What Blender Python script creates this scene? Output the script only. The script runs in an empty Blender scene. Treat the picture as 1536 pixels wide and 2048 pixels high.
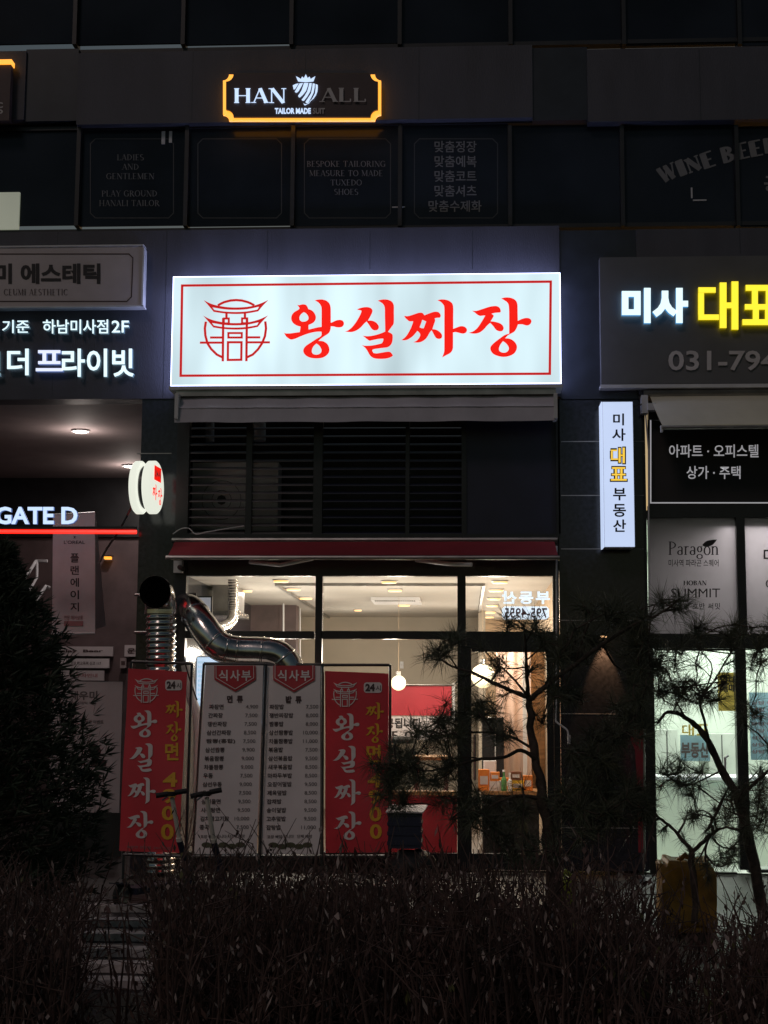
import bpy, bmesh, math, random
from math import radians as rad, sin, cos, pi
from mathutils import Vector, Matrix
from mathutils.geometry import tessellate_polygon

random.seed(7)
SC = bpy.context.scene
COL = SC.collection

# ------------------------------------------------------------------ camera
F = 2950.0                       # focal length in photo pixels (photo 1536 x 2048)
CAM = Vector((0.0, -14.4, 1.61))
ROT = Matrix.Rotation(rad(3.14), 3, 'Z') @ Matrix.Rotation(rad(97.36), 3, 'X') @ Matrix.Rotation(rad(0.32), 3, 'Z')
cd = bpy.data.cameras.new("camera"); cam = bpy.data.objects.new("camera", cd); COL.objects.link(cam)
cam.matrix_world = Matrix.Translation(CAM) @ ROT.to_4x4()
cd.sensor_fit = 'VERTICAL'; cd.sensor_height = 36.0; cd.lens = 36.0 * F / 2048.0
cd.clip_start = 0.1; cd.clip_end = 500.0
SC.camera = cam

# ------------------------------------------------------------------ night sky, street glow, exposure
world = bpy.data.worlds.new("World"); SC.world = world; world.use_nodes = True
wn = world.node_tree; wn.nodes.clear()
wo = wn.nodes.new('ShaderNodeOutputWorld'); wb = wn.nodes.new('ShaderNodeBackground'); ws = wn.nodes.new('ShaderNodeTexSky')
ws.sky_type = 'NISHITA'; ws.sun_disc = False; ws.sun_elevation = rad(5.0); ws.sun_rotation = rad(20)
wb.inputs['Strength'].default_value = 0.036
wn.links.new(ws.outputs[0], wb.inputs[0]); wn.links.new(wb.outputs[0], wo.inputs[0])
sl = bpy.data.lights.new("street_glow", 'SUN'); sl.energy = 0.24; sl.angle = rad(12); sl.color = (1.0, 0.76, 0.7)
so = bpy.data.objects.new("street_glow", sl); COL.objects.link(so)
so.rotation_euler = (rad(50), 0, rad(-24))
SC.view_settings.view_transform = 'Standard'; SC.view_settings.look = 'None'
SC.view_settings.exposure = 0.0; SC.view_settings.gamma = 1.0
SC.cycles.use_denoising = True
SC.cycles.sample_clamp_indirect = 3.0
SC.cycles.max_bounces = 8; SC.cycles.transparent_max_bounces = 16

# ------------------------------------------------------------------ pixel helpers (photo pixels -> points at a real depth)
def ray(px, py):
    return ROT @ Vector(((px - 768.0) / F, -(py - 1024.0) / F, -1.0))
def P(px, py, Y=0.0):
    d = ray(px, py)
    if isinstance(Y, tuple):
        p0, n = Y
        t = (p0 - CAM).dot(n) / d.dot(n)
    else:
        t = (Y - CAM.y) / d.y
    return CAM + d * t
def X(px, Y=0.0, py=1100): return P(px, py, Y).x
def Z(py, Y=0.0, px=768): return P(px, py, Y).z
def RC(x0, y0, x1, y1, Y=0.0):
    """px rectangle -> x0, x1, z0, z1 on the plane y = Y"""
    my, mx = (y0 + y1) / 2, (x0 + x1) / 2
    return P(x0, my, Y).x, P(x1, my, Y).x, P(mx, y1, Y).z, P(mx, y0, Y).z

# ------------------------------------------------------------------ materials
M = {}
def mat(name, col, rough=0.6, metal=0.0, var=0.25, scale=6.0, bump=0.0, bscale=40.0, spec=0.5, stretch=None):
    m = bpy.data.materials.new(name); m.use_nodes = True
    nt = m.node_tree; b = nt.nodes['Principled BSDF']
    b.inputs['Roughness'].default_value = rough; b.inputs['Metallic'].default_value = metal
    b.inputs['Specular IOR Level'].default_value = spec
    tc = nt.nodes.new('ShaderNodeTexCoord'); n = nt.nodes.new('ShaderNodeTexNoise')
    n.inputs['Scale'].default_value = scale; n.inputs['Detail'].default_value = 6
    src = tc.outputs['Object']
    if stretch:
        mp = nt.nodes.new('ShaderNodeMapping'); mp.inputs['Scale'].default_value = stretch
        nt.links.new(src, mp.inputs[0]); src = mp.outputs[0]
    nt.links.new(src, n.inputs['Vector'])
    r = nt.nodes.new('ShaderNodeValToRGB')
    r.color_ramp.elements[0].position = 0.3; r.color_ramp.elements[1].position = 0.7
    lo = [max(0, c * (1 - var)) for c in col]; hi = [min(1, c * (1 + var)) for c in col]
    r.color_ramp.elements[0].color = (*lo, 1); r.color_ramp.elements[1].color = (*hi, 1)
    nt.links.new(n.outputs['Fac'], r.inputs['Fac']); nt.links.new(r.outputs['Color'], b.inputs['Base Color'])
    if bump:
        n2 = nt.nodes.new('ShaderNodeTexNoise'); n2.inputs['Scale'].default_value = bscale; n2.inputs['Detail'].default_value = 4
        nt.links.new(src, n2.inputs['Vector'])
        bp = nt.nodes.new('ShaderNodeBump'); bp.inputs['Strength'].default_value = bump; bp.inputs['Distance'].default_value = 0.01
        nt.links.new(n2.outputs['Fac'], bp.inputs['Height']); nt.links.new(bp.outputs['Normal'], b.inputs['Normal'])
    M[name] = m
    return m
def emit(name, col, s=1.0, base=(0.6, 0.6, 0.6), uneven=0.0, scale=(1.6, 1, 1)):
    m = bpy.data.materials.new(name); m.use_nodes = True
    nt = m.node_tree; b = nt.nodes['Principled BSDF']
    b.inputs['Base Color'].default_value = (*base, 1); b.inputs['Roughness'].default_value = 0.5
    b.inputs['Emission Color'].default_value = (*col, 1); b.inputs['Emission Strength'].default_value = s
    if uneven:
        tc = nt.nodes.new('ShaderNodeTexCoord'); mp = nt.nodes.new('ShaderNodeMapping'); mp.inputs['Scale'].default_value = scale
        n = nt.nodes.new('ShaderNodeTexNoise'); n.inputs['Scale'].default_value = 1.0; n.inputs['Detail'].default_value = 2
        mr = nt.nodes.new('ShaderNodeMapRange')
        mr.inputs['From Min'].default_value = 0.3; mr.inputs['From Max'].default_value = 0.7
        mr.inputs['To Min'].default_value = s * (1 - uneven); mr.inputs['To Max'].default_value = s * (1 + uneven)
        nt.links.new(tc.outputs['Object'], mp.inputs[0]); nt.links.new(mp.outputs[0], n.inputs['Vector'])
        nt.links.new(n.outputs['Fac'], mr.inputs['Value']); nt.links.new(mr.outputs[0], b.inputs['Emission Strength'])
    M[name] = m
    return m
def glass(name, tint=(0.95, 0.97, 0.96)):
    m = bpy.data.materials.new(name); m.use_nodes = True
    nt = m.node_tree; nt.nodes.clear()
    o = nt.nodes.new('ShaderNodeOutputMaterial'); mx = nt.nodes.new('ShaderNodeMixShader')
    t = nt.nodes.new('ShaderNodeBsdfTransparent'); g = nt.nodes.new('ShaderNodeBsdfGlossy'); fr = nt.nodes.new('ShaderNodeFresnel')
    t.inputs[0].default_value = (*tint, 1); g.inputs['Roughness'].default_value = 0.02; fr.inputs['IOR'].default_value = 1.5
    nt.links.new(fr.outputs[0], mx.inputs[0]); nt.links.new(t.outputs[0], mx.inputs[1]); nt.links.new(g.outputs[0], mx.inputs[2])
    nt.links.new(mx.outputs[0], o.inputs[0]); M[name] = m
    return m
def frosted(name, col):
    m = bpy.data.materials.new(name); m.use_nodes = True
    nt = m.node_tree; nt.nodes.clear()
    o = nt.nodes.new('ShaderNodeOutputMaterial'); mx = nt.nodes.new('ShaderNodeMixShader')
    t = nt.nodes.new('ShaderNodeBsdfTranslucent'); d = nt.nodes.new('ShaderNodeBsdfDiffuse')
    t.inputs[0].default_value = (*col, 1); d.inputs[0].default_value = (*[c * .8 for c in col], 1); mx.inputs[0].default_value = 0.45
    nt.links.new(t.outputs[0], mx.inputs[1]); nt.links.new(d.outputs[0], mx.inputs[2]); nt.links.new(mx.outputs[0], o.inputs[0]); M[name] = m
    return m

mat('agency_panel', (0.12, 0.12, 0.125), 0.5, var=0.1, scale=4)
mat('panel', (0.060, 0.062, 0.082), 0.55, var=0.16, scale=1.8, bump=0.25, bscale=60, stretch=(2, 2, .5))
mat('panel_dark', (0.022, 0.026, 0.036), 0.35, var=0.25, scale=5)
mat('polished_stone', (0.022, 0.023, 0.032), 0.16, var=0.4, scale=25)
mat('joint', (0.34, 0.33, 0.32), 0.7)
mat('dark_glass', (0.018, 0.022, 0.031), 0.14, var=0.5, scale=0.8, spec=0.22)
mat('mullion', (0.018, 0.018, 0.021), 0.4)
mat('frame_black', (0.016, 0.017, 0.02), 0.35, var=0.3)
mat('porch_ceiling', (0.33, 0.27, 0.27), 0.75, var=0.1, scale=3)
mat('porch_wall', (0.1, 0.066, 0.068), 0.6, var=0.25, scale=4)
mat('pavement', (0.03, 0.025, 0.024), 0.5, var=0.45, scale=8, bump=0.3, bscale=90, spec=0.3)
mat('soil', (0.03, 0.022, 0.018), 0.9, var=0.5, scale=10, bump=0.6)
mat('room_wall', (0.46, 0.41, 0.34), 0.8, var=0.05, scale=2)
mat('room_wall_tan', (0.5, 0.37, 0.25), 0.8, var=0.08, scale=2)
mat('room_ceiling', (0.50, 0.47, 0.43), 0.85, var=0.04, scale=2)
mat('room_floor', (0.10, 0.065, 0.045), 0.4, var=0.3)
mat('desk_white', (0.82, 0.88, 0.76), 0.7, var=0.04, scale=2)
mat('office_wall', (0.42, 0.47, 0.41), 0.8, var=0.05, scale=2)
mat('office_grey', (0.35, 0.38, 0.34), 0.7, var=0.15, scale=3)
mat('white_paint', (0.72, 0.72, 0.74), 0.5, var=0.06)
mat('white_metal', (0.6, 0.6, 0.62), 0.4, var=0.1)
mat('offwhite_board', (0.52, 0.46, 0.47), 0.55, var=0.1, scale=3)
mat('paper', (0.62, 0.57, 0.58), 0.7, var=0.08, scale=4)
mat('ink', (0.02, 0.018, 0.02), 0.6, var=0.1)
mat('ink_grey', (0.16, 0.13, 0.13), 0.6, var=0.1)
mat('ink_brown', (0.06, 0.03, 0.03), 0.6, var=0.1)
mat('decal_grey', (0.6, 0.57, 0.58), 0.6, var=0.1)
mat('decal_dim', (0.2, 0.205, 0.22), 0.6, var=0.1)
mat('decal_faint', (0.045, 0.052, 0.064), 0.5, var=0.1)
mat('decal_white', (0.75, 0.75, 0.78), 0.6, var=0.05)
mat('banner_red', (0.66, 0.024, 0.04), 0.55, var=0.12, scale=3, bump=0.15, bscale=5)
mat('banner_white', (0.8, 0.72, 0.71), 0.55, var=0.06, scale=3, bump=0.15, bscale=5)
mat('print_pale', (0.82, 0.72, 0.7), 0.6, var=0.06)
mat('print_yellow', (0.8, 0.42, 0.02), 0.6, var=0.1)
mat('print_red', (0.5, 0.03, 0.04), 0.6, var=0.1)
mat('print_rose', (0.36, 0.16, 0.17), 0.6, var=0.1)
mat('brown_board', (0.06, 0.034, 0.034), 0.45, var=0.15, scale=4)
mat('slat_grey', (0.085, 0.08, 0.09), 0.5, var=0.2, scale=4)
mat('navy_panel', (0.018, 0.019, 0.042), 0.4, var=0.2, scale=3)
mat('awning_grey', (0.5, 0.48, 0.54), 0.8, var=0.12, scale=2.5, bump=0.2, bscale=4)
mat('awning_red', (0.26, 0.022, 0.034), 0.8, var=0.15, scale=2.5, bump=0.2, bscale=6)
mat('awning_cream', (0.6, 0.57, 0.46), 0.8, var=0.08, scale=2.5, bump=0.2, bscale=4)
mat('steel', (0.62, 0.6, 0.58), 0.2, metal=1.0, var=0.35, scale=5, bump=0.4, bscale=7)
mat('steel_dull', (0.35, 0.34, 0.33), 0.4, metal=1.0, var=0.2)
mat('bore', (0.004, 0.004, 0.004), 0.9)
mat('rubber', (0.01, 0.01, 0.01), 0.6)
mat('scooter_white', (0.72, 0.68, 0.6), 0.35, var=0.08)
mat('wood', (0.32, 0.17, 0.07), 0.5, var=0.3, scale=5, stretch=(1, 6, 6))
mat('bark', (0.06, 0.045, 0.036), 0.9, var=0.5, scale=25, bump=0.8, bscale=50)
mat('needle', (0.07, 0.08, 0.05), 0.6, var=0.5, scale=3)
mat('needle_dry', (0.07, 0.07, 0.03), 0.6, var=0.3, scale=3)
mat('conifer', (0.03, 0.045, 0.028), 0.7, var=0.6, scale=3)
mat('twig', (0.085, 0.05, 0.043), 0.8, var=0.5, scale=4)
mat('hedge_leaf', (0.08, 0.043, 0.037), 0.65, var=0.7, scale=9)
mat('hedge_leaf_pale', (0.32, 0.25, 0.23), 0.65, var=0.5, scale=9)
mat('hedge_green', (0.11, 0.105, 0.035), 0.65, var=0.5, scale=9)
mat('ochre_sack', (0.42, 0.2, 0.03), 0.5, var=0.5, scale=9, bump=0.5, bscale=9)
mat('lime_sack', (0.35, 0.4, 0.05), 0.5, var=0.3, scale=9)
mat('stone_slab', (0.5, 0.44, 0.43), 0.7, var=0.4, scale=14, bump=0.4)
mat('orange_pack', (0.7, 0.22, 0.04), 0.5, var=0.15)
mat('yellow_pack', (0.75, 0.48, 0.05), 0.5, var=0.15)
mat('green_bottle', (0.1, 0.28, 0.1), 0.25, var=0.1)
mat('brown_pack', (0.22, 0.09, 0.05), 0.5, var=0.15)
mat('navy_box', (0.02, 0.025, 0.05), 0.5, var=0.2)
mat('curtain_rose', (0.55, 0.38, 0.30), 0.85, var=0.1, scale=3)
mat('partition_red', (0.4, 0.02, 0.035), 0.6, var=0.12, scale=2)
mat('poster_yellow', (0.75, 0.55, 0.12), 0.6, var=0.12, scale=4)
mat('poster_blue', (0.45, 0.72, 0.85), 0.6, var=0.2, scale=5)
glass('pane_glass')
frosted('frosted_film', (0.33, 0.305, 0.32))
emit('sign_face', (0.72, 0.92, 0.99), 0.86, base=(0.3, 0.3, 0.3), uneven=0.27, scale=(1.7, 1, 0.45))
emit('sign_edge', (0.52, 0.58, 1.0), 4.2, base=(0.4, 0.4, 0.4))
emit('sign_red', (0.98, 0.012, 0.006), 0.95, base=(0.3, 0.01, 0.01))
emit('sign_darkred', (0.62, 0.012, 0.012), 0.85, base=(0.3, 0.01, 0.01))
emit('cool_letter', (0.72, 0.93, 1.0), 1.15)
emit('violet_letter', (0.72, 0.78, 1.0), 1.1)
emit('blue_letter', (0.55, 0.72, 1.0), 1.1)
emit('cyan_side', (0.06, 0.3, 0.62), 0.8, base=(0.1, 0.2, 0.3))
emit('cool_side', (0.12, 0.2, 0.24), 0.5, base=(0.1, 0.2, 0.3))
emit('violet_side', (0.12, 0.2, 0.5), 0.7, base=(0.1, 0.2, 0.3))
emit('yellow_letter', (1.0, 0.80, 0.005), 1.15)
emit('amber_letter', (1.0, 0.62, 0.03), 0.95)
emit('yellow_side', (0.35, 0.27, 0.0), 0.7, base=(0.3, 0.25, 0))
emit('pillar_face', (0.60, 0.72, 1.0), 0.9, base=(0.3, 0.3, 0.3), uneven=0.06)
emit('amber_strip', (1.0, 0.38, 0.03), 1.5)
emit('amber_dim', (0.5, 0.24, 0.03), 0.5)
emit('disc_face', (0.9, 0.93, 0.8), 0.88, base=(0.3, 0.3, 0.3))
emit('red_tube', (1.0, 0.012, 0.004), 2.2)
emit('downlight', (1.0, 0.86, 0.72), 5.0)
emit('lamp_disc', (1.0, 0.5, 0.1), 1.4)
emit('globe', (1.0, 0.80, 0.45), 1.7)
emit('warm_lamp', (1.0, 0.55, 0.25), 3.0)
emit('menu_screen', (0.55, 0.75, 1.0), 0.9)
emit('lit_blind', (0.42, 0.45, 0.34), 0.42, uneven=0.1)
emit('glass_neon', (0.75, 0.88, 1.0), 1.15)  # glow of a sign reflected in the pane, put in as emission
emit('window_letter', (0.9, 0.88, 0.93), 0.30)  # faint emission stands for room light coming through the cut-out letters
emit('tv_screen', (0.25, 0.28, 0.36), 0.5)
emit('office_light', (0.9, 1.0, 0.85), 3.0)

# ------------------------------------------------------------------ mesh builder
WLOC = {}
class MB:
    def __init__(s): s.v = []; s.f = []; s.m = []
    def add(s, vs, fs, mi=0):
        o = len(s.v); s.v += [tuple(v) for v in vs]; s.f += [tuple(i + o for i in f) for f in fs]; s.m += [mi] * len(fs)
        return s
    def poly(s, vs, mi=0): return s.add(vs, [tuple(range(len(vs)))], mi)
    def box(s, x0, x1, y0, y1, z0, z1, mi=0):
        v = [(x, y, z) for z in (z0, z1) for y in (y0, y1) for x in (x0, x1)]
        return s.add(v, [(0, 2, 3, 1), (4, 5, 7, 6), (0, 1, 5, 4), (2, 6, 7, 3), (0, 4, 6, 2), (1, 3, 7, 5)], mi)
    def pbox(s, x0, y0, x1, y1, Y0, Y1, mi=0):
        """px rectangle read on plane y=Y0 (its front), Y1 = its back"""
        a, b, c, d = RC(x0, y0, x1, y1, Y0)
        return s.box(a, b, Y0, Y1, c, d, mi)
    def tube(s, pts, rs, n=8, caps=True, mi=0):
        pts = [Vector(p) for p in pts]
        if not hasattr(rs, '__len__'): rs = [rs] * len(pts)
        o = len(s.v); up = None
        for i, p in enumerate(pts):
            t = (pts[min(i + 1, len(pts) - 1)] - pts[max(i - 1, 0)])
            if t.length < 1e-9: t = Vector((0, 0, 1))
            t.normalize()
            if up is None:
                up = Vector((0, 0, 1)) if abs(t.z) < .9 else Vector((1, 0, 0))
            a = t.cross(up)
            if a.length < 1e-6: a = t.cross(Vector((1, 0, 0)))
            a.normalize(); b = a.cross(t).normalized(); up = b
            for k in range(n):
                w = 2 * pi * k / n
                s.v.append(tuple(p + a * (cos(w) * rs[i]) + b * (sin(w) * rs[i])))
        for i in range(len(pts) - 1):
            for k in range(n):
                a0 = o + i * n + k; a1 = o + i * n + (k + 1) % n
                s.f.append((a0, a1, a1 + n, a0 + n)); s.m.append(mi)
        if caps:
            s.f.append(tuple(o + k for k in range(n))[::-1]); s.m.append(mi)
            q = o + (len(pts) - 1) * n
            s.f.append(tuple(q + k for k in range(n))); s.m.append(mi)
        return s
    def prism(s, pts, off, mi=0):
        """closed polygon of 3D points extruded by vector off"""
        n = len(pts); pts = [Vector(p) for p in pts]; off = Vector(off)
        v = pts + [p + off for p in pts]
        fs = [tuple(range(n))[::-1], tuple(range(n, 2 * n))] + [(i, (i + 1) % n, n + (i + 1) % n, n + i) for i in range(n)]
        return s.add(v, fs, mi)
    def sphere(s, c, r, n=16, mi=0, sz=1.0):
        c = Vector(c); o = len(s.v); h = n // 2
        for i in range(1, h):
            a = pi * i / h
            for k in range(n):
                w = 2 * pi * k / n
                s.v.append((c.x + r * sin(a) * cos(w), c.y + r * sin(a) * sin(w), c.z + r * sz * cos(a)))
        s.v.append((c.x, c.y, c.z + r * sz)); s.v.append((c.x, c.y, c.z - r * sz))
        t = len(s.v) - 2; bt = t + 1
        for i in range(h - 2):
            for k in range(n):
                a0 = o + i * n + k; a1 = o + i * n + (k + 1) % n
                s.f.append((a0, a0 + n, a1 + n, a1)); s.m.append(mi)
        for k in range(n):
            s.f.append((t, o + k, o + (k + 1) % n)); s.m.append(mi)
            q = o + (h - 2) * n
            s.f.append((bt, q + (k + 1) % n, q + k)); s.m.append(mi)
        return s
    def build(s, name, mats, parent=None, smooth=False):
        if not isinstance(mats, (list, tuple)): mats = [mats]
        base = Vector((0, 0, 0))
        if parent is None and s.v:
            xs = [v[0] for v in s.v]; ys = [v[1] for v in s.v]; zs = [v[2] for v in s.v]
            base = Vector(((min(xs) + max(xs)) / 2, (min(ys) + max(ys)) / 2, min(zs)))
        me = bpy.data.meshes.new(name)
        me.from_pydata([tuple(Vector(v) - base) for v in s.v], [], s.f)
        for x in mats: me.materials.append(M[x])
        me.polygons.foreach_set('material_index', s.m)
        if smooth: me.polygons.foreach_set('use_smooth', [True] * len(me.polygons))
        me.update()
        o = bpy.data.objects.new(name, me); COL.objects.link(o)
        if parent is not None:
            o.parent = parent; o.location = -WLOC.get(parent.name, Vector((0, 0, 0)))
        else: o.location = base
        WLOC[o.name] = base if parent is None else Vector((0, 0, 0))
        return o

def tag(o, label=None, cat=None, group=None, kind=None):
    if label: o['label'] = label
    if cat: o['category'] = cat
    if group: o['group'] = group
    if kind: o['kind'] = kind
    return o
def thing(name, label, cat, loc=(0, 0, 0), group=None):
    o = bpy.data.objects.new(name, None); COL.objects.link(o); o.empty_display_size = 0.2
    o.location = loc; WLOC[o.name] = Vector(loc)
    return tag(o, label, cat, group)
def dup(root, delta, label=None, recurse=True):
    r = root.copy(); COL.objects.link(r); r.location = root.location + Vector(delta)
    if label: r['label'] = label
    for ch in list(root.children):
        c = ch.copy(); COL.objects.link(c); c.parent = r
        for g in list(ch.children):
            d = g.copy(); COL.objects.link(d); d.parent = c
    return r

# ------------------------------------------------------------------ lettering: flat unit meshes (verts in 0..1, faces)
_TC = {}
def norm(v, f):
    xs = [p[0] for p in v]; ys = [p[1] for p in v]
    x0, x1, y0, y1 = min(xs), max(xs), min(ys), max(ys)
    return [((p[0] - x0) / (x1 - x0 or 1), (p[1] - y0) / (y1 - y0 or 1)) for p in v], f
def T(body, bold=0.0, space=1.0, line=1.0, align='CENTER'):
    """unit mesh of the built-in font"""
    k = (body, bold, space, line, align)
    if k in _TC: return _TC[k]
    c = bpy.data.curves.new('type', 'FONT'); c.body = body; c.offset = bold; c.space_character = space
    c.space_line = line; c.align_x = align; c.resolution_u = 3
    o = bpy.data.objects.new('type', c); COL.objects.link(o)
    dg = bpy.context.evaluated_depsgraph_get()
    me = bpy.data.meshes.new_from_object(o.evaluated_get(dg))
    v = [(p.co.x, p.co.y) for p in me.vertices]; f = [tuple(p.vertices) for p in me.polygons]
    bpy.data.objects.remove(o); bpy.data.curves.remove(c); bpy.data.meshes.remove(me)
    _TC[k] = norm(v, f)
    return _TC[k]
def smooth_ring(pts, sub=3):
    n = len(pts); out = []
    for i in range(n):
        p0, p1, p2, p3 = pts[i - 1], pts[i], pts[(i + 1) % n], pts[(i + 2) % n]
        c1, c2 = len(p1) > 2, len(p2) > 2
        if c1: p0 = p1
        if c2: p3 = p2
        for k in range(sub):
            t = k / sub
            out.append(tuple(0.5 * ((2 * p1[a]) + (-p0[a] + p2[a]) * t + (2 * p0[a] - 5 * p1[a] + 4 * p2[a] - p3[a]) * t * t
                                    + (-p0[a] + 3 * p1[a] - 3 * p2[a] + p3[a]) * t ** 3) for a in (0, 1)))
    return out
def shapes(*groups, sub=3):
    """each group = [outer, hole, hole...] of (x, y[, corner]) y down -> (verts y up, faces)"""
    V, Fc = [], []
    for g in groups:
        rings = [smooth_ring(r, sub) for r in g]
        vs = [Vector((x, -y, 0)) for r in rings for (x, y) in r]
        tri = tessellate_polygon([[Vector((x, -y, 0)) for (x, y) in r] for r in rings])
        o = len(V); V += [(p.x, p.y) for p in vs]; Fc += [tuple(i + o for i in t) for t in tri]
    return V, Fc
def ribbon(pts, w, closed=False):
    """a polyline of constant width (y down) as quads"""
    n = len(pts); L, R_ = [], []
    for i in range(n):
        if closed: a, b = pts[i - 1], pts[(i + 1) % n]
        else: a, b = pts[max(i - 1, 0)], pts[min(i + 1, n - 1)]
        p = pts[i]
        def un(u, v):
            d = math.hypot(v[0] - u[0], v[1] - u[1]) or 1
            return (v[0] - u[0]) / d, (v[1] - u[1]) / d
        d1 = un(a, p) if a != p else un(p, b); d2 = un(p, b) if b != p else un(a, p)
        tx, ty = d1[0] + d2[0], d1[1] + d2[1]; l = math.hypot(tx, ty) or 1; tx, ty = tx / l, ty / l
        k = 1 / max(0.45, tx * d1[0] + ty * d1[1])
        ww = (w[i] if hasattr(w, '__len__') else w) / 2 * k
        L.append((p[0] - ty * ww, -(p[1] + tx * ww))); R_.append((p[0] + ty * ww, -(p[1] - tx * ww)))
    v = L + R_; m = n if closed else n - 1
    f = [(i, (i + 1) % n, n + (i + 1) % n, n + i) for i in range(m)]
    return v, f
def merge(*parts):
    V, Fc = [], []
    for v, f in parts:
        o = len(V); V += v; Fc += [tuple(i + o for i in t) for t in f]
    return V, Fc
def pts(s):
    """'x,y x,y* ...' -> points, * marks a corner"""
    out = []
    for w in s.split():
        c = w.endswith('*'); a, b = w.rstrip('*').split(',')
        out.append((float(a), float(b), 1) if c else (float(a), float(b)))
    return out

G = {}
G['왕'] = norm(*shapes([pts("412,65* 450,57 500,55 550,70 585,105 598,150 600,220 600,330* 620,322 670,300 715,296 745,310 755,342 740,372 710,384 670,383 630,373 600,372* 598,400 585,440 560,465 520,490 480,520 455,543* 510,548 560,580 582,630 580,675 550,715 500,742 430,750 360,742 310,718 280,680 280,640 310,600 370,560 430,520 475,495 492,470 490,435* 440,435 380,445 320,462 250,488 190,515 140,528 110,518 75,490 50,445* 70,455 120,455 180,447 235,440* 240,410 245,375* 200,362 160,335 137,295 140,245 170,205 215,178 230,165* 230,150 205,118* 230,122 270,112 310,120 330,150 335,168* 370,180 405,210 425,260 415,305 385,335 340,355* 338,380 340,410* 400,395 450,383 492,378* 492,300 492,180 488,140 465,100 435,78"),
    pts("283,205* 310,220 335,255 335,290 305,313 265,316 238,300 232,265 250,230"),
    pts("432,575* 465,600 490,645 485,680 455,702 415,705 385,690 378,655 395,610")]))
G['실'] = norm(*shapes([pts("920,172* 950,155 1010,142 1060,145 1092,165 1098,195 1080,240 1055,285 1045,302* 1090,302 1135,320 1165,355 1172,385 1155,412 1120,417 1090,400 1060,355 1030,312* 1000,340 960,385 910,420 850,438 780,430* 820,415 870,370 920,300 955,235 970,195 965,182")],
    [pts("1160,65* 1210,52 1270,53 1320,75 1345,120 1346,200 1345,330 1320,375 1295,410 1278,435* 1310,450 1332,475 1328,550 1305,595 1270,618 1220,625 1160,633 1115,640 1095,655 1110,685* 1150,690 1220,678 1290,670 1320,690 1335,715* 1310,735 1250,752 1170,755 1110,745 1070,715 1045,670 1015,625 975,592* 1020,600 1100,595 1180,578 1210,565 1225,520 1200,515* 1150,522 1090,535 1065,540 1040,525 1010,500 985,480* 1040,487 1110,478 1180,458 1245,432* 1245,380 1242,250 1240,150 1220,105 1190,82")]))
G['짜'] = norm(*shapes([pts("50,240* 90,245 150,228 210,208 255,207 280,235* 330,215 390,195 440,200 465,235 455,262* 420,264 395,270* 402,295 385,345 370,392* 410,398 450,420 478,455 475,490 445,503 410,490 385,450 362,405* 340,430 305,490 265,525 215,543 155,540* 195,520 225,480 232,450 215,425 200,412* 185,430 150,470 100,505 60,518 20,515* 65,480 100,430 130,370 150,315 150,302* 110,303 85,285 60,260"),
    pts("255,285* 300,305* 285,345 272,382* 245,380 225,370* 245,320")],
    [pts("425,65* 470,55 530,60 580,85 605,130 606,250 606,388* 640,375 690,358 735,365 762,395 750,430 715,443 665,432 630,425 604,430* 604,560 600,620 575,660 530,685 480,712* 500,660 505,600 505,300 505,150 490,110 460,80")]))
G['장'] = norm(*shapes([pts("820,180* 870,182 940,160 1020,135 1090,127 1130,145 1145,180 1140,200* 1080,205 1040,215* 1065,235 1050,270 1030,300* 1075,305 1130,320 1165,345 1178,380 1160,410 1125,412 1090,395 1060,355 1025,318* 990,350 950,395 900,430 840,440 780,430* 830,415 880,375 925,310 960,250 965,235 910,240* 880,225 850,200")],
    [pts("1150,42* 1200,30 1260,35 1310,60 1333,105 1336,200 1338,295* 1380,275 1430,262 1475,270 1493,300 1475,335 1440,348 1390,335 1340,335* 1325,375 1300,415 1260,440 1225,460 1195,492* 1245,497 1295,525 1325,570 1325,615 1300,660 1250,690 1180,703 1110,692 1055,665 1028,620 1035,580 1080,535 1140,490 1190,455 1240,440* 1240,300 1238,150 1225,95 1190,65"),
     pts("1170,525* 1205,550 1235,595 1230,630 1200,653 1160,653 1130,635 1125,605 1140,565")]))
def roof(dx, dy, kx=1.0):
    o = pts("165,90* 280,150 410,192 600,225 790,235 1000,222 1150,192 1280,148 1415,85* 1300,205 1215,310* 1000,350 790,362 560,350 360,320* 270,210")
    h = pts("335,232* 560,270 790,280 1010,267 1230,220* 1200,275* 1000,310 790,322 560,312 372,282*")
    return [[tuple([p[0] + dx, p[1] + dy] + list(p[2:])) for p in r] for r in (o, h)]
G['gate'] = norm(*merge(shapes(roof(0, 0), roof(-8, 303)),
    ribbon([(440, 195), (500, 160), (560, 132), (680, 100), (790, 91), (900, 100), (1010, 130), (1080, 160), (1140, 195)], 46),
    ribbon([(605, 350), (605, 440)], 46), ribbon([(960, 345), (960, 440)], 46),
    ribbon([(555, 450), (650, 450), (650, 545), (555, 545)], 40, True), ribbon([(905, 448), (1005, 448), (1005, 542), (905, 542)], 40, True),
    ribbon([(543, 440), (535, 1282)], 46), ribbon([(998, 440), (988, 1280)], 46),
    ribbon([(642, 733), (900, 733), (900, 820), (642, 820)], 40, True), ribbon([(635, 912), (895, 912), (890, 1252), (632, 1256)], 44, True),
    ribbon([(290, 820), (530, 820)], 42), ribbon([(1000, 815), (1255, 815)], 42),
    ribbon([(95, 918), (530, 918)], 42), ribbon([(1000, 912), (1440, 912)], 42),
    ribbon([(210, 510), (190, 640), (200, 780), (240, 930), (310, 1040), (420, 1150), (530, 1205)], 46),
    ribbon([(1350, 505), (1365, 640), (1345, 790), (1290, 930), (1210, 1050), (1110, 1150), (995, 1205)], 46)))
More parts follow.
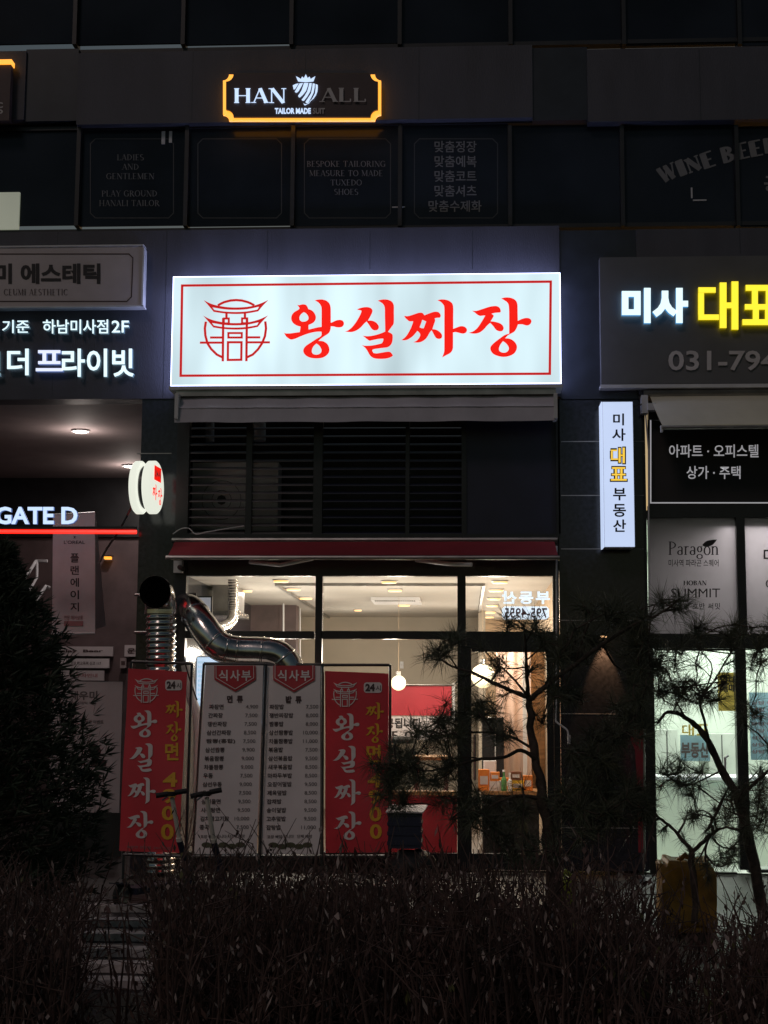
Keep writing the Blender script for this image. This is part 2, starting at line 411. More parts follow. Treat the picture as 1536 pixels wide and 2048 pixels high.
# a small serif alphabet (thick verticals, thin horizontals)
TH, TN = 0.17, 0.055
def arc(cx, cy, rx, ry, a0, a1, n=14):
    return [(cx + rx * cos(rad(a0 + (a1 - a0) * i / n)), cy + ry * sin(rad(a0 + (a1 - a0) * i / n))) for i in range(n + 1)]
SER = {  # advance, lines (x0,y0,x1,y1,thick?), arcs, serif centres   (y up)
 'A': (.86, [(.1, 0, .43, 1, 0), (.43, 1, .76, 0, 1), (.22, .33, .62, .33, 0)], [], [(.1, 0), (.76, 0)]),
 'B': (.74, [(.16, 0, .16, 1, 1)], [(.16, .76, .4, .22, 90, -90), (.16, .27, .46, .25, 90, -90)], [(.16, 0), (.16, 1)]),
 'C': (.82, [], [(.45, .5, .37, .49, 50, 310)], [(.69, .85), (.69, .15)]),
 'D': (.86, [(.16, 0, .16, 1, 1)], [(.16, .5, .58, .48, 90, -90)], [(.16, 0), (.16, 1)]),
 'E': (.72, [(.16, 0, .16, 1, 1), (.16, .98, .6, .98, 0), (.16, .5, .5, .5, 0), (.16, .02, .62, .02, 0)], [], [(.16, 0), (.16, 1)]),
 'G': (.9, [(.74, .06, .74, .42, 1)], [(.46, .5, .38, .49, 50, 320)], [(.74, .44), (.7, .85)]),
 'H': (.94, [(.17, 0, .17, 1, 1), (.77, 0, .77, 1, 1), (.17, .5, .77, .5, 0)], [], [(.17, 0), (.17, 1), (.77, 0), (.77, 1)]),
 'I': (.4, [(.2, 0, .2, 1, 1)], [], [(.2, 0), (.2, 1)]),
 'K': (.88, [(.17, 0, .17, 1, 1), (.2, .42, .7, 1, 0), (.34, .55, .76, 0, 1)], [], [(.17, 0), (.17, 1), (.7, 1), (.76, 0)]),
 'L': (.7, [(.17, 0, .17, 1, 1), (.17, .02, .62, .02, 0), (.62, 0, .62, .22, 0)], [], [(.17, 0), (.17, 1)]),
 'M': (1.06, [(.15, 0, .15, 1, 0), (.15, 1, .52, .06, 1), (.52, .06, .88, 1, 0), (.9, 0, .9, 1, 1)], [], [(.15, 0), (.12, 1), (.9, 0), (.92, 1)]),
 'N': (.94, [(.15, 0, .15, 1, 0), (.17, 1, .77, 0, 1), (.79, 0, .79, 1, 0)], [], [(.15, 0), (.12, 1), (.79, 1)]),
 'O': (.94, [], [(.46, .5, .38, .49, 0, 360)], []),
 'P': (.72, [(.16, 0, .16, 1, 1)], [(.16, .73, .44, .25, 90, -90)], [(.16, 0), (.16, 1)]),
 'R': (.84, [(.16, 0, .16, 1, 1), (.38, .48, .74, 0, 1)], [(.16, .74, .42, .24, 90, -90)], [(.16, 0), (.16, 1), (.74, 0)]),
 'S': (.64, [], [(.32, .74, .21, .24, 40, 270), (.32, .26, .23, .25, 90, -140)], []),
 'T': (.8, [(.4, 0, .4, 1, 1), (.06, .98, .74, .98, 0), (.06, .8, .06, 1, 0), (.74, .8, .74, 1, 0)], [], [(.4, 0)]),
 'U': (.9, [(.17, .35, .17, 1, 1), (.75, .35, .75, 1, 0)], [(.46, .36, .29, .35, 180, 360)], [(.17, 1), (.75, 1)]),
 'W': (1.2, [(.1, 1, .36, 0, 1), (.36, 0, .6, .95, 0), (.58, .95, .84, 0, 1), (.84, 0, 1.1, 1, 0)], [], [(.1, 1), (.58, 1), (1.1, 1)]),
 'X': (.86, [(.12, 1, .74, 0, 1), (.74, 1, .12, 0, 0)], [], [(.12, 0), (.12, 1), (.74, 0), (.74, 1)]),
 'Y': (.84, [(.1, 1, .42, .45, 1), (.74, 1, .42, .45, 0), (.42, 0, .42, .45, 1)], [], [(.1, 1), (.74, 1), (.42, 0)]),
 'a': (.56, [(.42, .02, .42, .45, 1)], [(.26, .42, .17, .2, 0, 150), (.25, .17, .18, .16, 40, 400)], []),
 'r': (.46, [(.14, 0, .14, .64, 1)], [(.3, .46, .14, .16, 150, 50)], [(.14, 0), (.1, .62)]),
 'g': (.58, [(.36, .6, .52, .64, 0)], [(.27, .42, .17, .2, 0, 360), (.27, -.12, .22, .16, 0, 360)], []),
 'o': (.6, [], [(.3, .31, .24, .31, 0, 360)], []),
 'n': (.68, [(.14, 0, .14, .64, 1), (.52, 0, .52, .42, 1)], [(.34, .42, .18, .21, 150, 0)], [(.14, 0), (.52, 0), (.1, .62)]),
 ' ': (.4, [], [], [])}
def serif(body, bold=1.0, sp=0.04):
    k = ('serif', body, bold, sp)
    if k in _TC: return _TC[k]
    parts = []; lines = body.split('\n')
    widths = [sum(SER[c][0] + sp for c in l) for l in lines]
    for li, l in enumerate(lines):
        x = -widths[li] / 2; y = -li * 1.62
        for c in l:
            adv, ls, arcs, sf = SER[c]
            for (a, b, d, e, t) in ls: parts.append(ribbon([(x + a, -(y + b)), (x + d, -(y + e))], (TH if t else TN) * bold))
            for (cx, cy, rx, ry, a0, a1) in arcs:
                p = arc(cx, cy, rx, ry, a0, a1); w = []
                for i in range(len(p)):
                    q0, q1 = p[max(i - 1, 0)], p[min(i + 1, len(p) - 1)]
                    w.append((TN + (TH - TN) * (abs(q1[1] - q0[1]) / (math.dist(q0, q1) or 1)) ** 1.4) * bold)
                parts.append(ribbon([(x + u, -(y + v)) for u, v in p], w))
            for (sx, sy) in sf:
                h = .022 if sy < .5 else -.022
                parts.append(ribbon([(x + sx - .13, -(y + sy + h)), (x + sx + .13, -(y + sy + h))], .05 * bold))
            x += adv + sp
    _TC[k] = norm(*merge(*parts))
    return _TC[k]

def blk(lines):
    return norm(*merge(*[ribbon([(a, b), (c, d)], w) for (a, b, c, d, w) in lines]))
def DAE(k=1.0): return blk([(899, 392, 1005, 392, 34 * k), (916, 410, 916, 545, 36 * k), (899, 562, 1025, 562, 34 * k), (1050, 345, 1050, 630, 42 * k), (1122, 338, 1122, 640, 42 * k), (1071, 488, 1101, 488, 36 * k)])
def PYO(k=1.0): return blk([(1195, 381, 1395, 381, 36 * k), (1252, 399, 1252, 481, 38 * k), (1338, 399, 1338, 481, 38 * k), (1190, 498, 1400, 498, 34 * k), (1258, 515, 1258, 574, 38 * k), (1334, 515, 1334, 574, 38 * k), (1175, 592, 1420, 592, 36 * k)])
def nrm(Y):
    if isinstance(Y, tuple):
        n = Y[1].normalized(); return n if n.dot(CAM - Y[0]) > 0 else -n
    return Vector((0, -1, 0))
def quad_of(q):
    if len(q) == 4 and not hasattr(q[0], '__len__'):
        x0, y0, x1, y1 = q; return (x0, y0), (x1, y0), (x1, y1), (x0, y1)
    return q
def put(mb, um, q, Y, off=0.003, mi=0, step=0.0, flip=False):
    """lay a unit mesh on the plane Y inside px rectangle / quad q (TL, TR, BR, BL), off metres proud"""
    a, b, c, d = quad_of(q); n = nrm(Y); vs = []
    for (u, v) in um[0]:
        if flip: u = 1 - u
        t = 1 - v
        px = (a[0] * (1 - u) + b[0] * u) * (1 - t) + (d[0] * (1 - u) + c[0] * u) * t
        py = (a[1] * (1 - u) + b[1] * u) * (1 - t) + (d[1] * (1 - u) + c[1] * u) * t
        vs.append(P(px, py, Y) + n * off)
    if step:   # overlapping ribbons: spread them over tiny depth steps
        o = 0
        fs = um[1]
        lab = {}
        par = list(range(len(vs)))
        def find(i):
            while par[i] != i: par[i] = par[par[i]]; i = par[i]
            return i
        for f in fs:
            for i in f[1:]: par[find(i)] = find(f[0])
        for i in range(len(vs)):
            r = find(i); lab.setdefault(r, len(lab)); vs[i] = vs[i] + n * (step * (lab[r] % 12))
    mb.add(vs, um[1], mi)
    return mb
def solid(mb, um, q, Y, d0, d1, mf=0, ms=1):
    """channel letter: unit mesh extruded from d0 to d1 metres in front of plane Y"""
    put(mb, um, q, Y, d1, mf)
    n = nrm(Y); a, b, c, d = quad_of(q)
    cnt = {}
    for f in um[1]:
        for i in range(len(f)):
            e = (f[i], f[(i + 1) % len(f)]); k = (min(e), max(e)); cnt[k] = cnt.get(k, 0) + 1
    tmp = MB(); put(tmp, um, q, Y, 0.0)
    vs = [Vector(v) for v in tmp.v]
    N = len(vs)
    fs = [(i, j, N + j, N + i) for (i, j), k in cnt.items() if k == 1]
    mb.add([v + n * d0 for v in vs] + [v + n * (d1 - .001) for v in vs], fs, ms)
    return mb

# ================================================================== GROUND
tag(MB().box(-60, 60, -60, 60, -0.3, 0.0).build('pavement', 'pavement'), kind='structure')
tag(MB().box(-12, 12, -9.4, -6.35, -0.05, 0.06).build('soil_ground', 'soil'), kind='structure')
for i, (y, a, b) in enumerate([(1803, 178, 322), (1830, 180, 300), (1856, 170, 318), (1885, 180, 296), (1914, 160, 312), (1944, 168, 290), (1979, 158, 300)]):
    d = 1.56 * F / (y - 1405); Yg = -14.4 + d
    x0, x1 = P(a, y, Yg).x, P(b, y, Yg).x
    m = MB(); z = 0.05
    n = 7; xs = [x0 + (x1 - x0) * k / n for k in range(n + 1)]
    front = [(x, Yg - 0.07 + random.uniform(-.012, .012)) for x in xs]; back = [(x, Yg + 0.07 + random.uniform(-.012, .012)) for x in xs][::-1]
    m.prism([(x, y_, 0.002) for x, y_ in front + back], (0, 0, z))
    o = tag(m.build('stepping_stone', 'stone_slab'), 'narrow pale stone strip across the hedge gap, %s' % (
        ['farthest from the camera', 'second farthest', 'third farthest', 'in the middle of the seven', 'third nearest', 'second nearest', 'nearest to the camera'][i]),
        'stepping stone', 'stone strips across the gap in the hedge')

# ================================================================== BUILDING
XL, XR = -350, 1900
bld = thing('commercial_building', 'dark stone clad commercial building holding all the shop units', 'building')
w = MB()
w.pbox(155, 98, 1065, 242, -0.03, 0.25).pbox(1175, 92, XR, 238, -0.03, 0.25).pbox(XL, 106, 50, 242, -0.03, 0.25)
w.pbox(XL, 460, 1120, 797, -0.02, 0.25).pbox(1275, 455, XR, 790, -0.02, 0.25)
for (x_, a, b, Yw) in [(x_, 98, 242, -.03) for x_ in (-150, 385, 610, 838, 1400, 1620)] + [(x_, 461, 796, -.02) for x_ in (-120, 110, 330)] + [(x_, 461, 540, -.02) for x_ in (535, 740, 945)] + [(x_, 456, 509, -.02) for x_ in (1480, 1690)]:
    w.pbox(x_ - .5, a + 1, x_ + .5, b - 1, Yw - .0015, Yw + .01, 1)
w.build('wall', ['panel', 'panel_dark'], bld)
for q in ((50, 98, 155, 242), (1065, 95, 1175, 240), (1120, 460, 1275, 800)): MB().pbox(*q, 0.0, 0.24).build('pier', 'panel_dark', bld)
# storey above and window bands
def window_band(y0, y1, mull, label=None):
    f = MB()
    f.pbox(XL, y0, XR, y0 + 7, 0.07, 0.2); f.pbox(XL, y1 - 8, XR, y1, 0.085, 0.2)
    for mx in mull: f.pbox(mx - 4, y0 + 7, mx + 4, y1 - 8, 0.03, 0.2)
    fr = f.build('window_band', 'mullion', bld)
    edges = [XL] + mull + [XR]
    for a, b in zip(edges[:-1], edges[1:]):
        MB().pbox(a + 4, y0 + 7, b - 4, y1 - 8, 0.10, 0.13).build('pane', 'dark_glass', fr)
    return fr
window_band(-330, 96, [-95, 155, 370, 585, 800, 1020, 1245, 1475])
band = window_band(243, 459, [-95, 155, 372, 585, 800, 1020, 1245, 1475])
tag(MB().pbox(-90, 385, 38, 459, 0.06, 0.09).build('lit_blind', 'lit_blind', bld), 'pale lit blind low in the office window')
dg_ = MB()
for body, q in (("LADIES\nAND\nGENTLEMEN", (213, 309, 309, 359)), ("PLAY GROUND\nHANALI TAILOR", (199, 381, 320, 413))):
    put(dg_, serif(body, 0.75), q, 0.10, 0.004, step=0.0005)
dg_.build('lettering', 'decal_dim', band); dg_ = MB()
put(dg_, serif("BESPOKE TAILORING\nMEASURE TO MADE\nTUXEDO\nSHOES", 0.75), (614, 322, 771, 390), 0.10, 0.004, step=0.0005)
dg_.build('lettering', 'decal_dim', band); dg_ = MB()
for i, s in enumerate(["맞춤정장", "맞춤예복", "맞춤코트", "맞춤셔츠"]): put(dg_, T(s, 0.01), (869, 282 + i * 29.5, 953, 305 + i * 29.5), 0.10, 0.004)
put(dg_, T("맞춤수제화", 0.01), (857, 401, 963, 424), 0.10, 0.004)
dg_.build('lettering', 'decal_dim', band)
dl = MB()
for (a, b) in ((180, 348), (395, 564), (608, 782), (828, 996)):
    c = 10; y0, y1 = 277, 437
    put(dl, norm(*ribbon([(a + c, y0), (b - c, y0), (b, y0 + c), (b, y1 - c), (b - c, y1), (a + c, y1), (a, y1 - c), (a, y0 + c)], 1.8, True)), (a, y0, b, y1), 0.10, 0.003)
dl.build('border', 'decal_faint', band)
wv = MB()   # arched lettering on the right-hand window
for c, cx, cy, an in (('W', 1335, 346, -24), ('I', 1362, 336, -22), ('N', 1386, 329, -21), ('E', 1415, 320, -19), ('B', 1455, 309, -15), ('E', 1484, 302, -13), ('E', 1511, 297, -11), ('R', 1540, 292, -9)):
    hw, hh = {'W': 19, 'I': 8, 'N': 15}.get(c, 12.5), 16.5; an = rad(an)
    def rt(dx, dy): return (cx + dx * cos(an) - dy * sin(an), cy + dx * sin(an) + dy * cos(an))
    put(wv, serif(c, 1.9), (rt(-hw, -hh), rt(hw, -hh), rt(hw, hh), rt(-hw, hh)), 0.10, 0.004, step=0.0005)
wv.build('lettering', 'decal_dim', band); wv = MB()
put(wv, T("공", 0.03), (1528, 352, 1560, 384), 0.10, 0.004)
wv.build('lettering', 'decal_dim', band)
for (x0, y0, x1, y1, Yy) in ((1386, 399, 1413, 401.5, 0.10), (784, 413, 810, 415, 0.10), (323, 262, 330, 288, 0.10), (338, 262, 344, 285, 0.10), (1382, 375, 1385, 396, .10), (1546, 352, 1550, 398, .1)):
    MB().pbox(x0, y0, x1, y1, Yy - 0.012, Yy - 0.002).build('window_handle', 'white_metal', band)

# columns
def column(x0, x1, joints, side_depth):
    m = MB().pbox(x0, 798, x1, 1742, 0.0, side_depth, 0)
    for j in joints: m.pbox(x0 + 2, j, x1 - 2, j + 1.6, -0.002, 0.02, 1)
    m.build('column', ['polished_stone', 'joint'], bld)
column(272, 345, [906, 1262], 5.3)
column(1120, 1290, [882, 990, 1097, 1240, 1427, 1655], 0.5)

# porch
xl, xr = X(XL), X(272)
zc = Z(798, 0, 136)
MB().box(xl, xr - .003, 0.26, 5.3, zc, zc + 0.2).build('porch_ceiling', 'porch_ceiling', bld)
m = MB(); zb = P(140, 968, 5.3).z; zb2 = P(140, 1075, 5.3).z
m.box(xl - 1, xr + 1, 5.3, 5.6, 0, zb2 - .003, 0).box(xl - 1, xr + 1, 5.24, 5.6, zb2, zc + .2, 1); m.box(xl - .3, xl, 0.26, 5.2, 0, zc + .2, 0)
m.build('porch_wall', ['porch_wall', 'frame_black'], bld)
hr = MB()   # stair handrail in the porch
hr.tube([P(36, 1180, 3), P(72, 1122, 3.6), P(95, 1122, 3.6)], 0.02).tube([P(50, 1196, 3), P(74, 1155, 3.4), P(74, 1122, 3.6)], 0.016).tube([P(62, 1215, 3), P(92, 1172, 3.4), P(100, 1176, 3.4)], .02).tube([P(30, 1300, 3), P(40, 1190, 3)], .016)
tag(hr.build('handrail', 'white_metal'), 'grey metal stair handrail inside the dark porch', 'handrail')

def downlight(px, py, zz, label):
    p = P(px, py, (Vector((0, 0, zz)), Vector((0, 0, 1))))
    t = thing('downlight', label, 'ceiling light', (p.x, p.y, zz), 'porch ceiling downlights')
    MB().tube([(p.x, p.y, zz - .003), (p.x, p.y, zz - .02)], .1, 24).build('trim', 'white_paint', t)
    MB().tube([(p.x, p.y, zz - .018), (p.x, p.y, zz - .028)], .072, 24).build('lens', 'downlight', t)
    L = bpy.data.lights.new('downlight_glow', 'AREA'); L.shape = 'DISK'; L.size = 0.14; L.energy = 14; L.color = (1, .86, .82)
    lo = bpy.data.objects.new('downlight_glow', L); COL.objects.link(lo); lo.parent = t; lo.location = (0, 0, -0.04)
    B = bpy.data.lights.new('downlight_spill', 'POINT'); B.energy = 7; B.color = (1, .86, .78); B.shadow_soft_size = .06  # extra unseen point lamp under the downlight, added to brighten the porch ceiling
    bo = bpy.data.objects.new('downlight_spill', B); COL.objects.link(bo); bo.parent = t; bo.location = (0, 0, -0.22)
downlight(161, 860, zc, 'round downlight glowing in the porch ceiling, the larger and nearer one')
downlight(260, 930, zc, 'round downlight in the porch ceiling just left of the round sign')

# ---------------- noodle shop front (bay 345..1120)
fr = MB()
fr.pbox(345, 797, 370, 1740, -0.01, 0.10)                  # left jamb
fr.pbox(370, 1076, 1108, 1152, 0.0, 0.10)                  # header
fr.pbox(1108, 1076, 1120, 1740, -0.01, 0.10)
fr.pbox(628, 1152, 642, 1740, 0.0, 0.10).pbox(915, 1152, 932, 1740, 0.0, 0.10)
fr.pbox(370, 1262, 628, 1277, 0.0, 0.10).pbox(642, 1262, 915, 1278, 0.0, 0.10).pbox(932, 1263, 1108, 1297, 0.0, 0.10)
fr.pbox(370, 1706, 628, 1740, 0.0, 0.10).pbox(642, 1706, 915, 1740, 0.0, 0.10)
sf = fr.build('shop_window', 'frame_black', bld)
for q in ((370, 1152, 628, 1262), (642, 1152, 915, 1262), (932, 1152, 1108, 1263), (370, 1277, 628, 1706), (642, 1278, 915, 1706)):
    a, b, c, d = RC(*q, 0.05)
    MB().poly([(a, .05, c), (b, .05, c), (b, .05, d), (a, .05, d)]).build('pane', 'pane_glass', sf)
rv = MB()   # reflection of a lit street sign, painted as glowing mirrored lettering on the glass
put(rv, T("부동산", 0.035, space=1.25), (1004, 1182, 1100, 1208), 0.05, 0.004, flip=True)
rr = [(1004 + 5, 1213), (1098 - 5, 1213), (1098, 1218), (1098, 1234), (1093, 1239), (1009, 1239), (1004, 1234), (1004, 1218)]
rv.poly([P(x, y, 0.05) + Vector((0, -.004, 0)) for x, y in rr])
num = MB(); put(num, T("795-4955", 0.02), (1009, 1216, 1094, 1236), 0.05, 0.008, flip=True)
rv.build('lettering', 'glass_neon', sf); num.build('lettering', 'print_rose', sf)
dm = MB()
dm.pbox(932, 1297, 943, 1740, 0.004, 0.08).pbox(1095, 1297, 1108, 1740, 0.004, 0.08).pbox(943, 1297, 1095, 1304, 0.004, 0.08).pbox(943, 1708, 1095, 1740, 0.004, 0.08)
dr = dm.build('glass_door', 'frame_black', bld)
a, b, c, d = RC(943, 1304, 1095, 1708, 0.04)
MB().poly([(a, .04, c), (b, .04, c), (b, .04, d), (a, .04, d)]).build('pane', 'pane_glass', dr)
MB().tube([P(950, 1470, -.03), P(950, 1560, -.03)], .014).tube([P(950, 1478, -.03), P(950, 1478, .01)], .01).tube([P(950, 1552, -.03), P(950, 1552, .01)], .01).build('handle', 'steel_dull', dr)

# louvre strip above the awning
lv = MB()
lv.pbox(370, 1068, 1120, 1076, -0.012, 0.2); lv.pbox(930, 797, 1112, 1068, 0.02, 0.06, 1)
for mx, ww in ((498, 6), (636, 9), (815, 4), (928, 5)): lv.pbox(mx - ww, 797, mx + ww, 1068, 0.0, 0.1)
lv.pbox(1112, 797, 1120, 1068, 0.0, 0.1)
def slats(x0, x1, lv, mi=0):
    a, b = X(x0, .05, 950), X(x1, .05, 950)
    y = 803
    while y < 1066:
        z1 = Z(y, .02, (x0 + x1) / 2); z0 = z1 - .036
        lv.prism([(a, .015, z0 - .004), (a, .10, z0 + .022), (a, .10, z0 + .034), (a, .015, z0 + .008)], (b - a, 0, 0))
        y += 16.1
lo_ = lv.build('louvre', ['frame_black', 'navy_panel'], bld)
for a, b, mt in ((374, 492, 'slat_grey'), (504, 627, 'slat_grey'), (645, 811, 'navy_panel'), (819, 923, 'navy_panel')):  # left slats paler: light from the big sign put into their colour
    sm = MB(); slats(a, b, sm); sm.build('slats', mt, lo_)
zlo, zhi = Z(1076), Z(797)
MB().box(X(345), X(1120), 0.9, 1.0, zlo, zhi).build('plant_room_wall', 'panel_dark', bld)
MB().box(X(345), X(1120), 0.2, 1.0, zlo - .1, zlo - .01).build('plant_room_floor', 'panel_dark', bld)
ac = thing('outdoor_unit', 'pale air conditioner unit standing behind the dark louvre', 'air conditioner', P(438, 1060, .5))
MB().pbox(384, 925, 492, 1060, 0.35, 0.65).build('casing', 'white_paint', ac)
f_ = MB(); p = P(443, 1000, .345)
for r in (.10, .2): f_.tube([p + Vector((r * cos(rad(k * 15)), 0, r * sin(rad(k * 15)))) for k in range(25)], .003, 5)
f_.tube([p + Vector((0, -.004, 0)), p + Vector((0, .02, 0))], .05); f_.build('fan_grille', 'frame_black', ac)
pb = MB(); pb.pbox(505, 925, 556, 1062, 0.42, 0.7)
tag(pb.build('electric_cabinet', 'white_metal'), 'narrow grey cabinet behind the louvre beside the air conditioner', 'cabinet')
pp = MB(); pp.tube([P(420, 862, .5), P(420, 910, .5)], .05, 12).tube([P(515, 852, .5), P(515, 880, .5)], .08, 12)
for nm, x, y0, y1, r, lab in (('pipe_stub', 420, 846, 884, .045, 'short white pipe end above the air conditioner behind the louvre'), ('pipe_stub', 517, 846, 882, .075, 'thicker pale pipe end above the grey cabinet behind the louvre')):
    tag(MB().tube([P(x, y0, .5), P(x, y1, .5)], r, 14).build(nm, 'white_paint'), lab, 'pipe', 'pipe ends behind the louvre')

# ---------------- estate office front (bay 1290..)
fr = MB()
fr.pbox(1290, 800, 1297, 1740, 0.0, 0.10).pbox(1297, 800, XR, 838, 0.0, .1)
fr.pbox(1297, 1010, XR, 1035, 0.0, 0.10).pbox(1475, 1035, 1492, 1268, 0.0, .1).pbox(1297, 1268, XR, 1297, 0.0, .1)
fr.pbox(1475, 1297, 1497, 1740, 0.0, .1).pbox(1700, 1035, 1715, 1740, 0.0, .1).pbox(1497, 1742, XR, 1748, 0.0, .1)
fr.pbox(1297, 838, XR, 1010, 0.03, 0.06, 1)
of = fr.build('office_window', ['frame_black', 'ink'], bld)
for (x0, x1) in ((1297, 1475), (1492, 1700), (1715, XR)):
    MB().pbox(x0, 1035, x1, 1268, 0.05, 0.055).build('frosted_pane', 'frosted_film', of)
a, b, c, d = RC(1497, 1297, 1700, 1742, 0.05)
MB().poly([(a, .05, c), (b, .05, c), (b, .05, d), (a, .05, d)]).build('pane', 'pane_glass', of)
MB().pbox(1715, 1297, XR, 1742, 0.05, 0.055).build('frosted_pane', 'frosted_film', of)
wl = MB()
put(wl, norm(*ribbon([(1300, 838), (1860, 838), (1860, 1007), (1300, 1007)], 2.6, True)), (1300, 838, 1860, 1007), 0.03, 0.003)
put(wl, T("아파트 · 오피스텔", 0.01), (1338, 889, 1517, 915), 0.03, 0.003); put(wl, T("상가 · 주택", 0.012), (1373, 932, 1481, 958), 0.03, 0.003)
wl.build('lettering', 'window_letter', of)
fl = MB()
put(fl, serif("Paragon", 0.75, 0.02), (1337, 1083, 1437, 1118), 0.05, 0.004, step=.0005)
lf = norm(*shapes([pts("1405,1091* 1412,1084 1422,1081 1434,1080* 1428,1088 1418,1094 1410,1094")]))
put(fl, lf, (1404, 1079, 1434, 1094), .05, .006)
put(fl, T("미사역 파라곤 스퀘어", 0.01), (1337, 1119, 1437, 1133), .05, .004)
put(fl, serif("HOBAN", 1.3), (1367, 1161, 1413, 1171), .05, .004, step=.0005); put(fl, T("SUMMIT", 0.0), (1342, 1177, 1440, 1195), .05, .004)
put(fl, T("미사역 호반 써밋", 0.01, space=1.15), (1341, 1206, 1440, 1219), .05, .004)
fl.build('lettering', 'ink', of); fl = MB()
put(fl, T("미사역", .02), (1527, 1097, 1600, 1125), .05, .004); put(fl, T("이편한세상", .02), (1531, 1158, 1640, 1180), .05, .004)
fl.build('lettering', 'ink', of)
dm = MB()
dm.pbox(1297, 1297, 1311, 1748, 0.004, .09).pbox(1311, 1297, 1475, 1301, 0.004, .09).pbox(1311, 1744, 1475, 1748, .004, .09)
od = dm.build('office_door', 'frame_black', bld)
a, b, c, d = RC(1311, 1301, 1475, 1744, 0.05)
MB().poly([(a, .05, c), (b, .05, c), (b, .05, d), (a, .05, d)]).build('pane', 'pane_glass', od)
hk = P(1456, 1522, -.01)
MB().tube([hk + Vector((0, 0, .05)), hk + Vector((-.03, -.02, .03)), hk + Vector((-.035, -.03, -.1)), hk + Vector((-.01, 0, -.16))], .012).build('handle', 'white_metal', od)

# ---------------- rooms
rx0, rx1, RZ = X(345), X(1120), 2.9
r = MB(); r.box(rx0 - .1, rx0, .11, 8.6, 0, RZ, 0).box(rx1, rx1 + .1, .51, 8.6, 0, RZ, 1)
xs = P(968, 1200, 8.0).x
r.box(rx0, xs, 8.1, 8.7, 0, RZ, 0).box(xs + .003, rx1, 8.62, 8.7, 0, RZ, 1)
r.box(xs - .10, xs - .003, 6.4, 8.09, 0, RZ, 0)
r.build('room_wall', ['room_wall', 'room_wall_tan'], bld)
MB().box(rx0 - .1, rx1 + .1, .105, 8.7, RZ, RZ + .1).build('room_ceiling', 'room_ceiling', bld)
MB().box(rx0 - .1, rx1 + .1, .105, 8.7, 0.002, 0.02).build('room_floor', 'room_floor', bld)
def onceil(px, py, z=RZ): return P(px, py, (Vector((0, 0, z)), Vector((0, 0, 1))))
tr = MB()
c0, c1, c2 = onceil(550, 1166), onceil(970, 1167), onceil(625, 1216)
tr.box(c0.x, c1.x, c0.y, c0.y + .03, RZ - .03, RZ - .002).box(c0.x, c0.x + .03, c0.y + .032, c2.y + 2, RZ - .03, RZ - .002)
tr.box(c1.x - .03, c1.x, c0.y + .032, c2.y + 2, RZ - .03, RZ - .002)
tr.build('ceiling_trim', 'steel_dull', bld)
# recessed lights
LAMPS = [('right', x, y) for x, y in ((1000, 1161), (992, 1178), (988, 1195), (984, 1209), (980, 1222), (977, 1232), (975, 1241))] + \
        [('middle', x, y) for x, y in ((778, 1161), (790, 1178), (808, 1208), (716, 1218))] + [('left', x, y) for x, y in ((562, 1159), (587, 1176), (612, 1194), (491, 1179))]
ORD = ['nearest', 'second nearest', 'third nearest', 'fourth nearest', 'fifth nearest', 'sixth nearest', 'farthest']
k_ = {}
for row, px, py in LAMPS:
    i = k_.get(row, 0); k_[row] = i + 1
    p = onceil(px, py)
    where = {'right': 'of the amber ceiling lights in the long row over the door aisle', 'middle': 'of the amber ceiling lights seen through the middle upper pane',
             'left': 'of the amber ceiling lights behind the pane above the duct'}[row]
    nm = ORD[i] if row == 'right' or i < 3 else ('faint small one apart' if row == 'middle' else 'lone one')
    t = thing('ceiling_light', '%s %s' % (nm, where), 'ceiling light', (p.x, p.y, RZ), 'amber ceiling lights in the noodle shop')
    r_ = .05 if (px, py) == (716, 1218) else .078
    MB().tube([(p.x, p.y, RZ - .002), (p.x, p.y, RZ - .014)], r_ + .014, 20).build('trim', 'white_metal', t)
    MB().tube([(p.x, p.y, RZ - .013), (p.x, p.y, RZ - .03)], r_, 20).build('lens', 'lamp_disc', t)
    L = bpy.data.lights.new('lamp_glow', 'AREA'); L.shape = 'DISK'; L.size = .13; L.energy = 5; L.color = (1, .86, .72)
    lo = bpy.data.objects.new('lamp_glow', L); COL.objects.link(lo); lo.parent = t; lo.location = (0, 0, -.045)
    L = bpy.data.lights.new('lamp_spill', 'POINT'); L.energy = 19; L.color = (1, .89, .74); L.shadow_soft_size = .06  # unseen point lamp well below the lens, added to brighten the ceiling
    lo = bpy.data.objects.new('lamp_spill', L); COL.objects.link(lo); lo.parent = t; lo.location = (0, 0, -.75)
